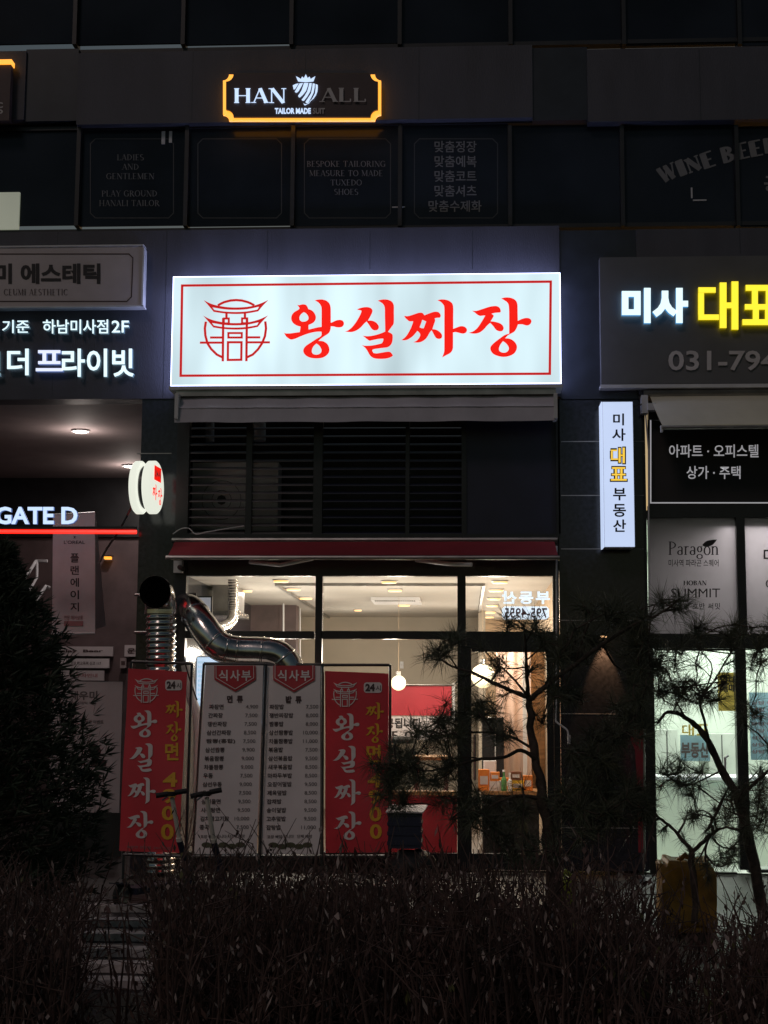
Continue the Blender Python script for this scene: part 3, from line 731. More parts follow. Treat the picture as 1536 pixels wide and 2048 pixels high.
# ceiling cassette
t = thing('ceiling_air_conditioner', 'white flat air conditioner set in the shop ceiling with a slotted vent', 'air conditioner', onceil(785, 1190))
c = onceil(790, 1183); e = onceil(835, 1195)
x0, x1 = onceil(738, 1190).x, onceil(838, 1190).x
MB().box(x0, x1, e.y - .1, e.y + .75, RZ - .04, RZ - .002).build('casing', 'white_paint', t)
g_ = MB()
for i in range(22): g_.box(x0 + .05 + i * (x1 - x0 - .1) / 22, x0 + .05 + (i + .5) * (x1 - x0 - .1) / 22, e.y - .06, e.y + .06, RZ - .048, RZ - .04)
g_.build('vent', 'frame_black', t)
def globe(px, py, Y, r, label):
    p = P(px, py, Y); t = thing('globe_lamp', label, 'pendant lamp', p, 'round globe lamps hanging in the noodle shop')
    MB().sphere(p, r, 20).build('globe', 'globe', t, True); MB().tube([p + Vector((0, 0, r)), Vector((p.x, p.y, RZ - .01))], .0022, 5).build('cord', 'room_wall_tan', t)
    MB().tube([p + Vector((0, 0, r - .005)), p + Vector((0, 0, r + .05))], .03, 12).build('cap', 'steel_dull', t)
    L = bpy.data.lights.new('globe_glow', 'POINT'); L.energy = 5; L.color = (1, .8, .5); L.shadow_soft_size = r
    lo = bpy.data.objects.new('globe_glow', L); COL.objects.link(lo); lo.parent = t; lo.location = (0, -r - .12, 0)
globe(797, 1366, 3.6, .092, 'warm globe lamp hanging beside the red wall banner')
globe(966, 1352, 1.7, .13, 'large warm globe lamp hanging inside the glass door')
# red wall banner and notice
Yb = 6.0
t = thing('wall_banner', 'dark red cloth banner hung across the back of the shop', 'banner', P(842, 1430, Yb))
MB().pbox(735, 1372, 903, 1431, Yb, Yb + .02).build('cloth', 'partition_red', t)
MB().tube([P(730, 1370, Yb - .02), P(908, 1370, Yb - .02)], .014).build('rod', 'steel_dull', t)
MB().pbox(905, 1366, 910, 1470, Yb + .02, Yb + .05).build('post', 'white_paint', t)
t = thing('notice_sheet', 'white notice strip with large black Korean letters under the red banner', 'notice', P(842, 1462, Yb))
MB().pbox(735, 1433, 903, 1480, Yb - .03, Yb - .01).build('sheet', 'paper', t)
m = MB(); put(m, T("제공됩니다", .03), (752, 1436, 843, 1457), Yb - .03, .004); put(m, T("5-04", .02), (782, 1462, 842, 1480), Yb - .03, .004); m.build('lettering', 'ink', t)
# low red partition, ledge, table
t = thing('partition', 'low red partition behind the shop window', 'partition', P(800, 1706, .45))
MB().pbox(655, 1590, 914, 1742, .4, .5).build('panel', 'partition_red', t); MB().pbox(650, 1582, 918, 1590, .36, .54).build('ledge', 'wood', t)
t = thing('dining_table', 'wooden topped table inside behind the low red partition', 'table', P(855, 1600, 1.6))
a, b, c, d = RC(818, 1516, 905, 1521, 1.3); MB().box(a, b, 1.3, 2.0, c, d + .01).build('tabletop', 'wood', t)
for (x, y) in ((a + .05, 1.36), (b - .09, 1.36), (a + .05, 1.92), (b - .09, 1.92)): MB().box(x, x + .04, y, y + .04, .02, c).build('leg', 'steel_dull', t)
# stool
t = thing('bar_stool', 'black round stool in front of the white notice strip', 'stool', P(803, 1560, 3))
p = P(803, 1478, 3.0)
MB().tube([p + Vector((0, 0, .03)), p + Vector((0, 0, .0)), p + Vector((0, 0, -.05))], [.13, .15, .14], 20).build('seat', 'rubber', t)
for k in range(4):
    a_ = pi / 4 + k * pi / 2; MB().tube([p + Vector((.1 * cos(a_), .1 * sin(a_), -.05)), Vector((p.x + .18 * cos(a_), p.y + .18 * sin(a_), .02))], .012, 6).build('leg', 'steel_dull', t)
# kitchen side: inner duct, lit menu screen, dark television
def bellows(mb, path, r, pitch=.035, n=20, amp=.07):
    """corrugated hose along a path"""
    out = []; rs = []
    path = [Vector(p) for p in path]
    dist = 0
    for a_, b_ in zip(path[:-1], path[1:]):
        L = (b_ - a_).length; k = max(1, int(L / (pitch / 4)))
        for i in range(k):
            out.append(a_.lerp(b_, i / k)); rs.append(r * (1 + amp * sin(2 * pi * dist / pitch))); dist += L / k
    out.append(path[-1]); rs.append(r)
    mb.tube(out, rs, n); return mb
def bezier(p, n=10):
    """smooth a 3D polyline (Catmull-Rom)"""
    p = [Vector(q) for q in p]; out = []
    for i in range(len(p) - 1):
        a_, b_, c_, d_ = p[max(i - 1, 0)], p[i], p[i + 1], p[min(i + 2, len(p) - 1)]
        for k in range(n):
            t = k / n
            out.append(0.5 * ((2 * b_) + (c_ - a_) * t + (2 * a_ - 5 * b_ + 4 * c_ - d_) * t * t + (3 * b_ - a_ - 3 * c_ + d_) * t ** 3))
    return out + [p[-1]]
m = MB(); bellows(m, bezier([P(466, 1135, 1.2), P(466, 1215, 1.2), P(462, 1243, 1.1), P(440, 1256, .9), P(415, 1262, .6)], 10), .055, .03)
tag(m.build('flexible_duct', 'steel', None, True), 'silvery corrugated hose curving down inside the kitchen window', 'duct')
t = thing('extractor_hood', 'stainless kitchen hood box hanging behind the window beside the corrugated hose', 'extractor hood', P(440, 1260, 2))
MB().pbox(425, 1163, 470, 1222, 1.9, 2.6).build('casing', 'steel_dull', t); MB().pbox(418, 1222, 477, 1231, 1.85, 2.65).build('rim', 'steel', t)
t = thing('television', 'dark television screen on the kitchen wall behind the big pipe', 'television', P(392, 1245, .6))
MB().pbox(352, 1192, 424, 1246, .55, .6).build('frame', 'frame_black', t); MB().pbox(356, 1195, 421, 1242, .545, .549).build('screen', 'tv_screen', t)
t = thing('menu_board', 'bright bluish lit menu board leaning inside the window behind the red banner', 'menu board', P(415, 1500, .5))
MB().pbox(390, 1312, 545, 1448, .5, .54).build('frame', 'white_metal', t); MB().pbox(393, 1315, 542, 1445, .49, .498).build('screen', 'menu_screen', t)
m = MB()
for i in range(13): put(m, T("볶음밥 우동", 0), (396, 1322 + i * 9.2, 410, 1327 + i * 9.2), .49, .003)
m.build('lettering', 'poster_blue', t)
for px in (568, 602, 650): pass
pl = MB().tube([P(567, 1185, 5), P(567, 1345, 5)], .012, 6)
tag(pl.build('ceiling_pole', 'white_paint'), 'thin white pole rising to the ceiling, nearest the kitchen', 'pole', 'thin white poles in the noodle shop')
pl = MB().tube([P(600, 1215, 6), P(600, 1345, 6)], .012, 6)
tag(pl.build('ceiling_pole', 'white_paint'), 'thin white pole behind the black window mullion, shorter of the pair', 'pole', 'thin white poles in the noodle shop')
t = thing('thermostat', 'small pale wall switch plate above the red wall banner', 'wall switch', P(803, 1336, 8))
MB().pbox(800, 1323, 807, 1337, 8.07, 8.095).build('plate', 'white_paint', t); MB().pbox(802, 1327, 805, 1332, 8.06, 8.069).build('button', 'white_metal', t)
# counter with groceries inside the door
Yc = 1.5
t = thing('counter', 'dark wooden counter inside the glass door carrying colourful packs', 'counter', P(1010, 1740, Yc))
a, b, c, d = RC(962, 1583, 1082, 1590, Yc)
MB().box(a, b, Yc, Yc + .6, c, d).build('top', 'wood', t); MB().box(a + .02, b - .02, Yc + .03, Yc + .57, .02, c - .002).build('cabinet', 'frame_black', t)
ct = d
def pack(name, px, w_, h_, mt, label, cat, dz=0, dy=.1):
    x = P(px, 1583, Yc + dy).x; m = MB()
    if cat == 'bottle':
        m.tube([(x, Yc + dy, ct + .001 + dz), (x, Yc + dy, ct + h_ * .6 + dz), (x, Yc + dy, ct + h_ * .75 + dz), (x, Yc + dy, ct + h_ + dz)], [w_ / 2, w_ / 2, w_ / 5, w_ / 5], 12)
        cap = MB().tube([(x, Yc + dy, ct + h_ + dz), (x, Yc + dy, ct + h_ + .02 + dz)], w_ / 4, 10)
        o = tag(m.build(name, mt), label, cat); WLOC[o.name] = o.location.copy(); cap.build('cap', 'decal_white', o)
    else:
        k = .012
        pr = [(x - w_ / 2 + k, Yc + dy), (x + w_ / 2 - k, Yc + dy), (x + w_ / 2, Yc + dy + k), (x + w_ / 2, Yc + dy + .14), (x - w_ / 2, Yc + dy + .14), (x - w_ / 2, Yc + dy + k)]
        m.prism([(u, v, ct + .001 + dz) for u, v in pr], (0, 0, h_))
        o = tag(m.build(name, mt), label, cat); WLOC[o.name] = o.location.copy()
        MB().box(x - w_ * .35, x + w_ * .35, Yc + dy - .003, Yc + dy - .0005, ct + h_ * .3 + dz, ct + h_ * .7 + dz).build('pack_label', 'paper', o)
pack('snack_box', 968, .12, .22, 'orange_pack', 'tall orange box at the edge of the counter', 'box')
pack('snack_box', 990, .13, .10, 'paper', 'low white carton on the counter between orange box and bottle', 'box')
pack('snack_box', 990, .10, .09, 'orange_pack', 'small orange carton stacked on the low white carton', 'box', .102)
pack('sauce_bottle', 1008, .06, .2, 'green_bottle', 'green sauce bottle on the counter', 'bottle')
pack('sauce_bottle', 1020, .05, .17, 'white_paint', 'white bottle next to the green bottle on the counter', 'bottle')
pack('snack_box', 1036, .14, .11, 'yellow_pack', 'low yellow box on the counter', 'box')
pack('snack_box', 1032, .11, .09, 'brown_pack', 'brown carton standing on the low yellow box', 'box', .112)
pack('snack_box', 1056, .10, .16, 'orange_pack', 'orange box behind the pine trunk on the counter', 'box')
pack('snack_box', 1008, .15, .12, 'orange_pack', 'wide orange box at the back of the counter', 'box', 0, .38)
pack('snack_box', 980, .14, .30, 'paper', 'tall pale box at the back of the counter', 'box', 0, .38)
t = thing('curtain', 'rosy brown curtain panel hanging behind the counter', 'curtain', P(1030, 1580, 3))
m = MB(); n = 40; a, b = P(992, 1400, 2.7).x, P(1062, 1400, 2.7).x; z0, z1 = Z(1560, 2.7), Z(1296, 2.7)
fr_ = [(a + (b - a) * i / n, 2.7 + .012 * sin(i * .55)) for i in range(n + 1)]
m.add([(x, y, z0) for x, y in fr_] + [(x, y, z1) for x, y in fr_], [(i, i + 1, n + 2 + i, n + 1 + i) for i in range(n)]); m.build('cloth', 'curtain_rose', t)
MB().tube([(a - .1, 2.7, z1 + .01), (b + .1, 2.7, z1 + .01)], .012).build('rod', 'steel_dull', t)
t = thing('door_post', 'pale metal post standing between curtain and tan wall panel', 'post', P(1052, 1600, 2))
MB().pbox(1046, 1296, 1054, 1600, 2.0, 2.05).build('shaft', 'white_metal', t); MB().pbox(1042, 1600, 1058, 1606, 1.98, 2.07).build('base', 'steel_dull', t)
tag(MB().pbox(1060, 1297, 1094, 1585, 3.0, 3.05).build('wall_panel', 'wood'), 'tall tan panel beyond the counter at the door hinge', 'panel')
# coat silhouette / dark fridge left of the counter
t = thing('drinks_fridge', 'dark narrow fridge standing behind the glass door edge', 'fridge', P(985, 1740, 2.6))
MB().pbox(965, 1435, 1008, 1700, 2.45, 3.0).build('cabinet', 'frame_black', t); MB().pbox(990, 1450, 992, 1680, 2.43, 2.449).build('handle', 'white_metal', t)

# estate office room
ox0, ox1 = X(1290), X(XR)
r = MB(); r.box(ox0, ox1 + .3, 3.2, 3.3, 0, 3.4, 0); r.box(ox1 + .1, ox1 + .3, .11, 3.19, 0, 3.4, 0); r.box(ox0 - .1, ox0 - .003, .51, 3.3, 0, 3.4, 0)
r.box(ox0 - .1, ox1 + .3, .11, 3.3, 3.402, 3.5, 0); r.box(ox0 - .1, ox1 + .3, .105, 3.3, .002, .02, 1)
r.build('office_wall', ['office_wall', 'office_grey'], bld)
for i, (ly, lab) in enumerate(((.5, 'square ceiling panel lamp of the estate office, nearer the glass'), (2.2, 'square ceiling panel lamp of the estate office, deeper in the room'))):
    t = thing('panel_lamp', lab, 'ceiling light', (2.9, ly, 3.4), 'estate office panel lamps')
    MB().box(2.5, 3.5, ly - .2, ly + .2, 3.37, 3.4).build('diffuser', 'office_light', t)
    L = bpy.data.lights.new('panel_glow', 'AREA'); L.size = .8; L.energy = 115; L.color = (.96, 1.0, .93)
    lo = bpy.data.objects.new('panel_glow', L); COL.objects.link(lo); lo.parent = t; lo.location = (0, 0, -.06)
t = thing('reception_desk', 'plain pale green reception desk behind the office door', 'desk', P(1400, 1745, .8))
MB().pbox(1300, 1560, 1700, 1748, .8, .86).build('front_panel', 'desk_white', t); MB().box(X(1296, .8), X(1705, .8), .78, 1.4, Z(1560, .8, 1400), Z(1560, .8, 1400) + .03).build('desktop', 'white_paint', t)
t = thing('filing_cabinet', 'grey cabinet against the far office wall beside the office sign', 'cabinet', P(1440, 1560, 2.9))
MB().pbox(1418, 1468, 1474, 1600, 2.75, 3.19).build('casing', 'office_grey', t); MB().pbox(1444, 1470, 1446, 1598, 2.745, 2.749).build('seam', 'ink', t)
t = thing('filing_cabinet', 'grey cabinet against the far office wall near the door hinge', 'cabinet', P(1330, 1560, 2.9))
MB().pbox(1312, 1460, 1356, 1600, 2.75, 3.19).build('casing', 'office_grey', t); MB().pbox(1334, 1462, 1336, 1598, 2.745, 2.749).build('seam', 'ink', t)
t = thing('wall_poster', 'yellow poster with dark lettering in the office doorway', 'poster', P(1450, 1420, .2))
MB().pbox(1436, 1345, 1474, 1422, .2, .205).build('sheet', 'poster_yellow', t)
m = MB(); put(m, T("임대\n매매", .03), (1440, 1352, 1472, 1384), .2, .003); m.build('lettering', 'ink', t)
t = thing('office_sign', 'small office sign, yellow letters over a pale blue sheet, seen through the door', 'sign', P(1390, 1525, .3))
MB().pbox(1361, 1470, 1420, 1522, .3, .305).build('sheet', 'poster_blue', t)
m = MB(); put(m, DAE(), (1364, 1448, 1388, 1471), .3, .006); put(m, PYO(), (1393, 1448, 1418, 1471), .3, .006); m.build('lettering', 'poster_yellow', t)
m = MB(); put(m, T("부동산", .04), (1362, 1484, 1418, 1516), .3, .006); m.build('lettering', 'ink_grey', t)
t = thing('blue_poster', 'blue poster with lines of print in the second office window', 'poster', P(1530, 1520, .2))
MB().pbox(1500, 1385, 1600, 1520, .2, .205).build('sheet', 'poster_blue', t)
m = MB()
for i in range(8): put(m, T("상담 매물 안내", .01), (1503, 1402 + i * 14, 1590, 1409 + i * 14), .2, .003)
m.build('lettering', 'print_rose', t)

# ================================================================== SIGNS
# main lit sign
YS = -0.32
def quadbox(mb, q, Y0, Y1, mi=0):
    a, b, c, d = [P(x, y, Y0) for x, y in quad_of(q)]
    mb.prism([a, b, c, d], (0, Y1 - Y0, 0), mi); return mb
t = thing('shop_sign', 'large glowing white sign box with red lettering and a red gate emblem', 'shop sign', P(732, 772, -.1))
SQ = ((344, 552), (1122, 545), (1122, 769), (342, 771))
m = MB(); A = [P(x, y, YS) for x, y in SQ]
x0, x1 = (A[0].x + A[3].x) / 2, (A[1].x + A[2].x) / 2; z0, z1 = (A[2].z + A[3].z) / 2, (A[0].z + A[1].z) / 2
m.box(x0, x1, YS + .012, -.03, z0, z1); m.build('case', 'sign_edge', t)
m = MB(); m.box(x0 + .012, x1 - .012, YS, YS + .0115, z0 + .012, z1 - .012); m.build('face', 'sign_face', t)
m = MB(); m.box(x0 - .01, x1 + .01, YS - .004, -.03, z0 - .035, z0 - .001); m.build('rail', 'white_metal', t)
m = MB()
bq = ((362, 569), (1104, 561), (1102, 750), (359, 754))
put(m, norm(*ribbon([(0, 0), (742, 0), (742, 189), (0, 189)], 5, True)), bq, YS, .004)
m.build('border', 'sign_darkred', t)
m = MB(); put(m, G['gate'], (400, 598, 540, 723), YS, .004, step=.0004); m.build('emblem', 'sign_darkred', t)
m = MB()
put(m, G['왕'], (568, 599, 688, 717), YS, .004); put(m, G['실'], (690, 599, 788, 718), YS, .004)
put(m, G['짜'], (803, 599, 934, 715), YS, .004); put(m, G['장'], (937, 595, 1063, 714), YS, .004)
m.build('lettering', 'sign_red', t)

# tailor sign
t = thing('tailor_sign', 'dark notched sign board with amber back light and half lit white serif letters', 'shop sign', P(605, 242, -.1))
def notched(x0, y0, x1, y1, k):
    o = []
    for (cx, cy, sx, sy, a0) in ((x0, y0, 1, 1, 90), (x1, y0, -1, 1, 180), (x1, y1, -1, -1, 270), (x0, y1, 1, -1, 0)):
        for i in range(7):
            a_ = rad(a0 - 90 * i / 6)
            o.append((cx + k * cos(a_), cy + k * sin(a_)))
    return o
m = MB(); out = notched(452, 148, 756, 234, 15)
m.prism([P(x, y, -.15) for x, y in out], (0, .03, 0)); m.build('board', 'brown_board', t)
m = MB(); m.prism([P(x, y, -.12) for x, y in notched(446, 149, 762, 241, 12)], (0, .04, 0)); m.build('light_rim', 'amber_strip', t)
m = MB(); m.prism([P(x, y, -.079) for x, y in notched(455, 146, 752, 228, 14)], (0, .04, 0)); m.build('bracket', 'frame_black', t)
lit, un = MB(), MB()
q = (469, 177, 573, 209)
put(lit, serif("HAN", 1.15, .03), q, -.15, .02, step=.0005)
put(lit, T("TAILOR MADE", .045), (550, 217, 622, 229), -.15, .015)
put(un, serif("ALL", 1.15, .03), (639, 177, 732, 206), -.15, .02, step=.0005)
put(un, T("SUIT", .03), (626, 217, 650, 229), -.15, .015)
crown_ = shapes([pts("710,105* 735,118 755,130* 765,108* 782,122* 798,88* 815,122* 832,108* 842,130* 860,118 884,105* 866,152* 800,158 730,152*")], sub=1)
sh = lambda s: shapes([pts(s)], sub=2)
body = merge(crown_, sh("682,185* 712,172 735,168* 705,215 690,222*"), sh("742,168* 775,165* 735,235 712,250 700,240* 712,220"), sh("782,165* 822,165* 800,235 745,292 730,275* 760,230"),
             sh("770,300 810,240 830,166* 852,166* 838,240 782,320 760,308*"), sh("795,330 845,255 860,168* 880,172* 868,250 818,342*"), sh("826,345* 880,258 886,175* 905,182* 902,240 870,300 790,362* 775,342* 800,350"))
put(lit, norm(*body), (586, 150, 636, 213), -.15, .02, step=.0005)
lit.build('lit_lettering', 'blue_letter', t); un.build('unlit_lettering', 'decal_grey', t)

# corner of a neighbour's board, upper left
t = thing('corner_sign', 'brown board with an amber light strip along its top edge', 'shop sign', P(-60, 240, -.08))
MB().pbox(-250, 131, 20, 243, -.14, -.06).build('board', 'porch_wall', t)
MB().pbox(-250, 121, 23, 130, -.16, -.05).build('light_strip', 'amber_strip', t)
m = MB(); put(m, T("C", .03), (-6, 205, 6, 216), -.14, .004); put(m, T("o", .03), (-6, 219, 6, 228), -.14, .004); m.build('lettering', 'decal_grey', t)

# unlit salon board
t = thing('salon_sign', 'unlit pale pink sign board with dark block lettering and thin dark border', 'shop sign', P(0, 615, -.1))
Ye = -.14
MB().pbox(-350, 494, 284, 614, Ye, -.021).build('board', 'offwhite_board', t)
m = MB()
for (a, b, c, d) in ((-350, 492, 287, 495), (-350, 613, 287, 616), (284, 495, 287, 613)): m.pbox(a, b, c, d, Ye - .012, -.021)
m.build('rim', 'white_metal', t)
m = MB(); put(m, T("세우미 에스테틱", .04), (-96, 527, 201, 568), Ye, .004); m.build('lettering', 'ink', t)
m = MB(); put(m, serif("CEUMI AESTHETIC", .8, .08), (8, 578, 136, 591), Ye, .004, step=.0004)
put(m, norm(*ribbon([(-330, 508), (258, 508), (266, 516), (263, 594), (254, 603), (-330, 603)], 2.2)), (-330, 507, 267, 604), Ye, .003)
m.build('border', 'ink_brown', t)

# channel letters over the porch
def letters(name, label, items, Y, d0, d1, front, side, cat='sign letters', base=None):
    m = MB()
    for um, q in items: solid(m, um, q, Y, d0, d1)
    c = P(items[0][1][0], items[0][1][3], Y); t = thing(name, label, 'sign letters', c)
    m.build('lettering', [front, side], t); return t
letters('channel_letters', 'small glowing white line of raised letters under the pink salon board', [
    (T("기준", .012), (9, 644, 63, 670)), (T("하남미사점", .012), (90, 643, 220, 671)), (T("2F", .012), (227, 645, 261, 669)), (norm(*ribbon([(0, 0), (0, 26)], 3)), (-3, 643, 0, 670))],
    -.02, .03, .08, 'cool_letter', 'cool_side')
letters('channel_letters', 'larger glowing white line of raised letters just above the porch', [
    (T("린", .02), (-44, 705, 5, 755)), (T("더", .02), (19, 701, 62, 754)), (T("라이빗", .02), (128, 701, 271, 757))], -.02, .03, .08, 'cool_letter', 'cool_side')
letters('channel_letters', 'single raised letter glowing violet within the line above the porch', [(T("프", .02), (76, 704, 130, 746))], -.02, .03, .08, 'violet_letter', 'violet_side')

# GATE D on its red tube
t = thing('gate_sign', 'white GATE D letters standing on a beam with a glowing red tube', 'entrance sign', P(120, 1070, -.1))
m = MB(); solid(m, T("GATE D", .03), (-8, 1014, 156, 1049), -.1, -.02, .02); m.build('lettering', ['blue_letter', 'violet_side'], t)
m = MB(); m.pbox(XL, 1053, 271, 1058, -.13, -.07); m.build('beam', 'frame_black', t)
m = MB().tube([P(XL, 1062, -.1), P(273, 1064, -.1)], .02, 10); m.build('light_tube', 'red_tube', t)

# round projecting sign
t = thing('round_sign', 'round double sided white light box with red lettering fixed to the column', 'shop sign', P(300, 1030, -.4))
ax = Vector((cos(rad(4)), -sin(rad(4)), 0)); c0 = P(297, 975, -.42); R0 = .258
def disc(a0, a1, r, bev=.012, n=48):
    e = [(a0, r - bev), (a0 + bev, r), (a1 - bev, r), (a1, r - bev)]
    return MB().tube([c0 + ax * u for u, _ in e], [v for _, v in e], n)
disc(-.125, -.05, R0).build('case', 'disc_face', t); disc(.002, .085, R0).build('case', 'disc_face', t); disc(-.049, .001, R0 - .05).build('band', 'frame_black', t)
PD = (c0 + ax * .086, ax); m = MB()
rdv = Vector((-ax.y, ax.x, 0))
def dpx(u, v):   # disc coordinates -> px through the camera (inverse projection)
    p = c0 + ax * .086 + rdv * u + Vector((0, 0, v)); l = ROT.transposed() @ (p - CAM); return (768 + F * l.x / -l.z, 1024 - F * l.y / -l.z)
def dq(u0, v1, u1, v0): return (dpx(u0, v1), dpx(u1, v1), dpx(u1, v0), dpx(u0, v0))
put(m, norm(*ribbon([(0, 0), (1, 0)], .8)), dq(-.12, .20, .12, .06), PD, .003)
put(m, G['짜'], dq(-.17, .02, .0, -.14), PD, .003); put(m, G['장'], dq(.01, .01, .18, -.16), PD, .003); m.build('lettering', 'sign_red', t)
m = MB(); put(m, T("24시", .03), dq(-.1, .17, .1, .09), PD, .006); m.build('hours_lettering', 'decal_white', t)
m = MB(); m.tube([c0 + Vector((0, .22, .1)), Vector((c0.x, -.002, c0.z + .1))], .02).tube([c0 + Vector((0, .22, -.1)), Vector((c0.x, -.002, c0.z - .1))], .02).build('bracket', 'steel_dull', t)
cb = MB().tube(bezier([P(266, 1008, -.3), P(240, 1058, 0), P(212, 1100, .3), P(199, 1125, .58)], 6), .012, 6)
tag(cb.build('stay_rod', 'steel_dull'), 'thin slanting rod between the round sign and the hanging banner', 'rod')

# estate agency fascia
t = thing('agency_sign', 'dark grey sign board with glowing white and yellow raised letters', 'shop sign', P(1500, 770, -.1))
Ya = -.12
MB().pbox(1201, 511, XR, 766, Ya, -.001).build('board', 'agency_panel', t)
MB().pbox(1201, 767, XR, 774, Ya - .01, -.001).build('rail', 'white_metal', t)
m = MB(); solid(m, T("미사", .05), (1242, 580, 1374, 650), Ya, .03, .075); m.build('white_lettering', ['cool_letter', 'cyan_side'], t)
m = MB(); solid(m, DAE(), (1394, 567, 1474, 663), Ya, .03, .075); solid(m, PYO(), (1482, 574, 1561, 654), Ya, .03, .075); m.build('yellow_lettering', ['yellow_letter', 'yellow_side'], t)
m = MB(); put(m, T("031-794-", .018), (1336, 702, 1574, 742), Ya, .02); m.build('number_lettering', 'decal_grey', t)

# vertical blade sign on the stone pier
t = thing('blade_sign', 'tall narrow glowing bluish white sign box on the stone pier', 'shop sign', P(1238, 1095, -.2))
a, b, c, d = RC(1207, 803, 1268, 1094, -.30)
MB().box(a, b, -.288, -.05, c, d).build('case', 'white_paint', t); MB().box(a + .004, b - .004, -.30, -.2885, c + .004, d - .004).build('face', 'pillar_face', t)
MB().box(a - .012, a - .001, -.29, -.05, c, d).build('side_light', 'pillar_face', t)
MB().box(a + .05, b - .05, -.049, -.001, c + .1, d - .1).build('bracket', 'steel_dull', t)
m = MB()
for s, q in (("미", (1226, 827, 1248, 851)), ("사", (1224, 857, 1251, 882)), ("부", (1226, 976, 1252, 1001)), ("동", (1226, 1008, 1252, 1034)), ("산", (1226, 1039, 1252, 1064))): put(m, T(s, .022), q, -.30, .004)
m.build('lettering', 'ink', t)
m = MB()
put(m, DAE(1.5), (1219.5, 893, 1252, 929), -.30, .004); put(m, PYO(1.5), (1219.5, 932, 1255.5, 964), -.30, .004)
m.build('letter_outline', 'ink_brown', t)
m = MB()
put(m, DAE(.85), (1221.5, 895.5, 1249.5, 926.5), -.30, .007); put(m, PYO(.85), (1221.5, 934.5, 1253.5, 961.5), -.30, .007)
m.build('yellow_lettering', 'amber_letter', t)

# warm wall lamp low on the pier
t = thing('wall_lamp', 'small warm lamp on the stone pier throwing a cone of light downwards', 'wall lamp', P(1207, 1275, -.05))
m = MB(); a, b, c, d = RC(1200, 1266, 1214, 1274, -.09); m.box(a, b, -.09, -.002, c + .012, d + .02).build('housing', 'frame_black', t)
MB().box(a + .004, b - .004, -.086, -.01, c, c + .011).build('lens', 'warm_lamp', t)
L = bpy.data.lights.new('wall_lamp_glow', 'SPOT'); L.energy = 38; L.color = (1, .5, .2); L.spot_size = rad(48); L.spot_blend = .35; L.shadow_soft_size = .02
lo = bpy.data.objects.new('wall_lamp_glow', L); COL.objects.link(lo); lo.parent = t; lo.location = P(1207, 1277, -.075) - WLOC[t.name]; lo.rotation_euler = (rad(12), 0, 0)

# ================================================================== AWNINGS
t = thing('grey_awning', 'rolled grey fabric awning box under the big white sign', 'awning', P(732, 845, -.2))
m = MB(); a, b, c, d = RC(352, 776, 1112, 790, -.30)
m.box(a, b, -.30, -.021, c, d).build('cassette', 'steel_dull', t)
n = 60; V = []; a, b = X(352, -.3, 820), X(1112, -.3, 820)
zt, zm, zb = Z(791, -.28), Z(812, -.36), Z(843, -.37)
prof = [(-.25, zt), (-.345, zm + .01), (-.36, zm - .008), (-.35, zm - .02), (-.37, zb)]
for i in range(n + 1):
    x = a + (b - a) * i / n
    for (y, z) in prof: V.append((x, y + .006 * sin(i * .8) + random.uniform(-.002, .002), z + (.003 * sin(i * .45) if z == zb else 0)))
k = len(prof); m = MB().add(V, [(i * k + j, i * k + j + 1, i * k + k + j + 1, i * k + k + j) for i in range(n) for j in range(k - 1)])
m.build('fabric', 'awning_grey', t)
m = MB()
for x in (351, 1110): m.pbox(x - 2, 786, x + 5, 836, -.40, -.2)
m.build('bracket', 'white_metal', t)

t = thing('red_awning', 'dark red fabric awning half rolled above the shop windows', 'awning', P(725, 1118, -.2))
tl, tr_, br_, bl = P(349, 1084, -.06), P(1109, 1083, -.06), P(1117, 1113, -.42), P(334, 1113, -.42)
n = 60; V = []
for i in range(n + 1):
    u = i / n
    for j in range(5):
        v = j / 4; p = tl.lerp(tr_, u).lerp(bl.lerp(br_, u), v); V.append(p + Vector((0, 0, -.012 * sin(pi * v) + random.uniform(-.0015, .0015))))
m = MB().add(V, [(i * 5 + j, i * 5 + j + 1, i * 5 + 6 + j, i * 5 + 5 + j) for i in range(n) for j in range(4)]); m.build('fabric', 'awning_red', t)
m = MB().tube([bl + Vector((-.01, 0, -.01)), br_ + Vector((.01, 0, -.01))], .022, 10).tube([tl + Vector((-.03, .03, .02)), tr_ + Vector((.03, .03, .02))], .03, 10); m.build('roller', 'steel_dull', t)
for (xa, ya, xb, yb, xc, yc) in ((500, 1124, 560, 1130, 626, 1121), (832, 1120, 900, 1128, 944, 1133)):
    m = MB().tube([P(xa, ya, -.1), P(xb, yb, -.32), P(xc, yc - 4, -.40)], .02, 8); m.build('folding_arm', 'white_metal', t)
m = MB().tube(bezier([P(1113, 1092, -.12), P(1113, 1260, -.12), P(1112, 1425, -.12), P(1113, 1443, -.13), P(1124, 1452, -.15), P(1135, 1462, -.16), P(1138, 1484, -.16)], 5), .009, 6); m.build('crank_rod', 'white_metal', t)
m = MB().tube([P(1138, 1470, -.16), P(1138, 1488, -.16)], .016, 8); m.build('crank_grip', 'white_metal', t)

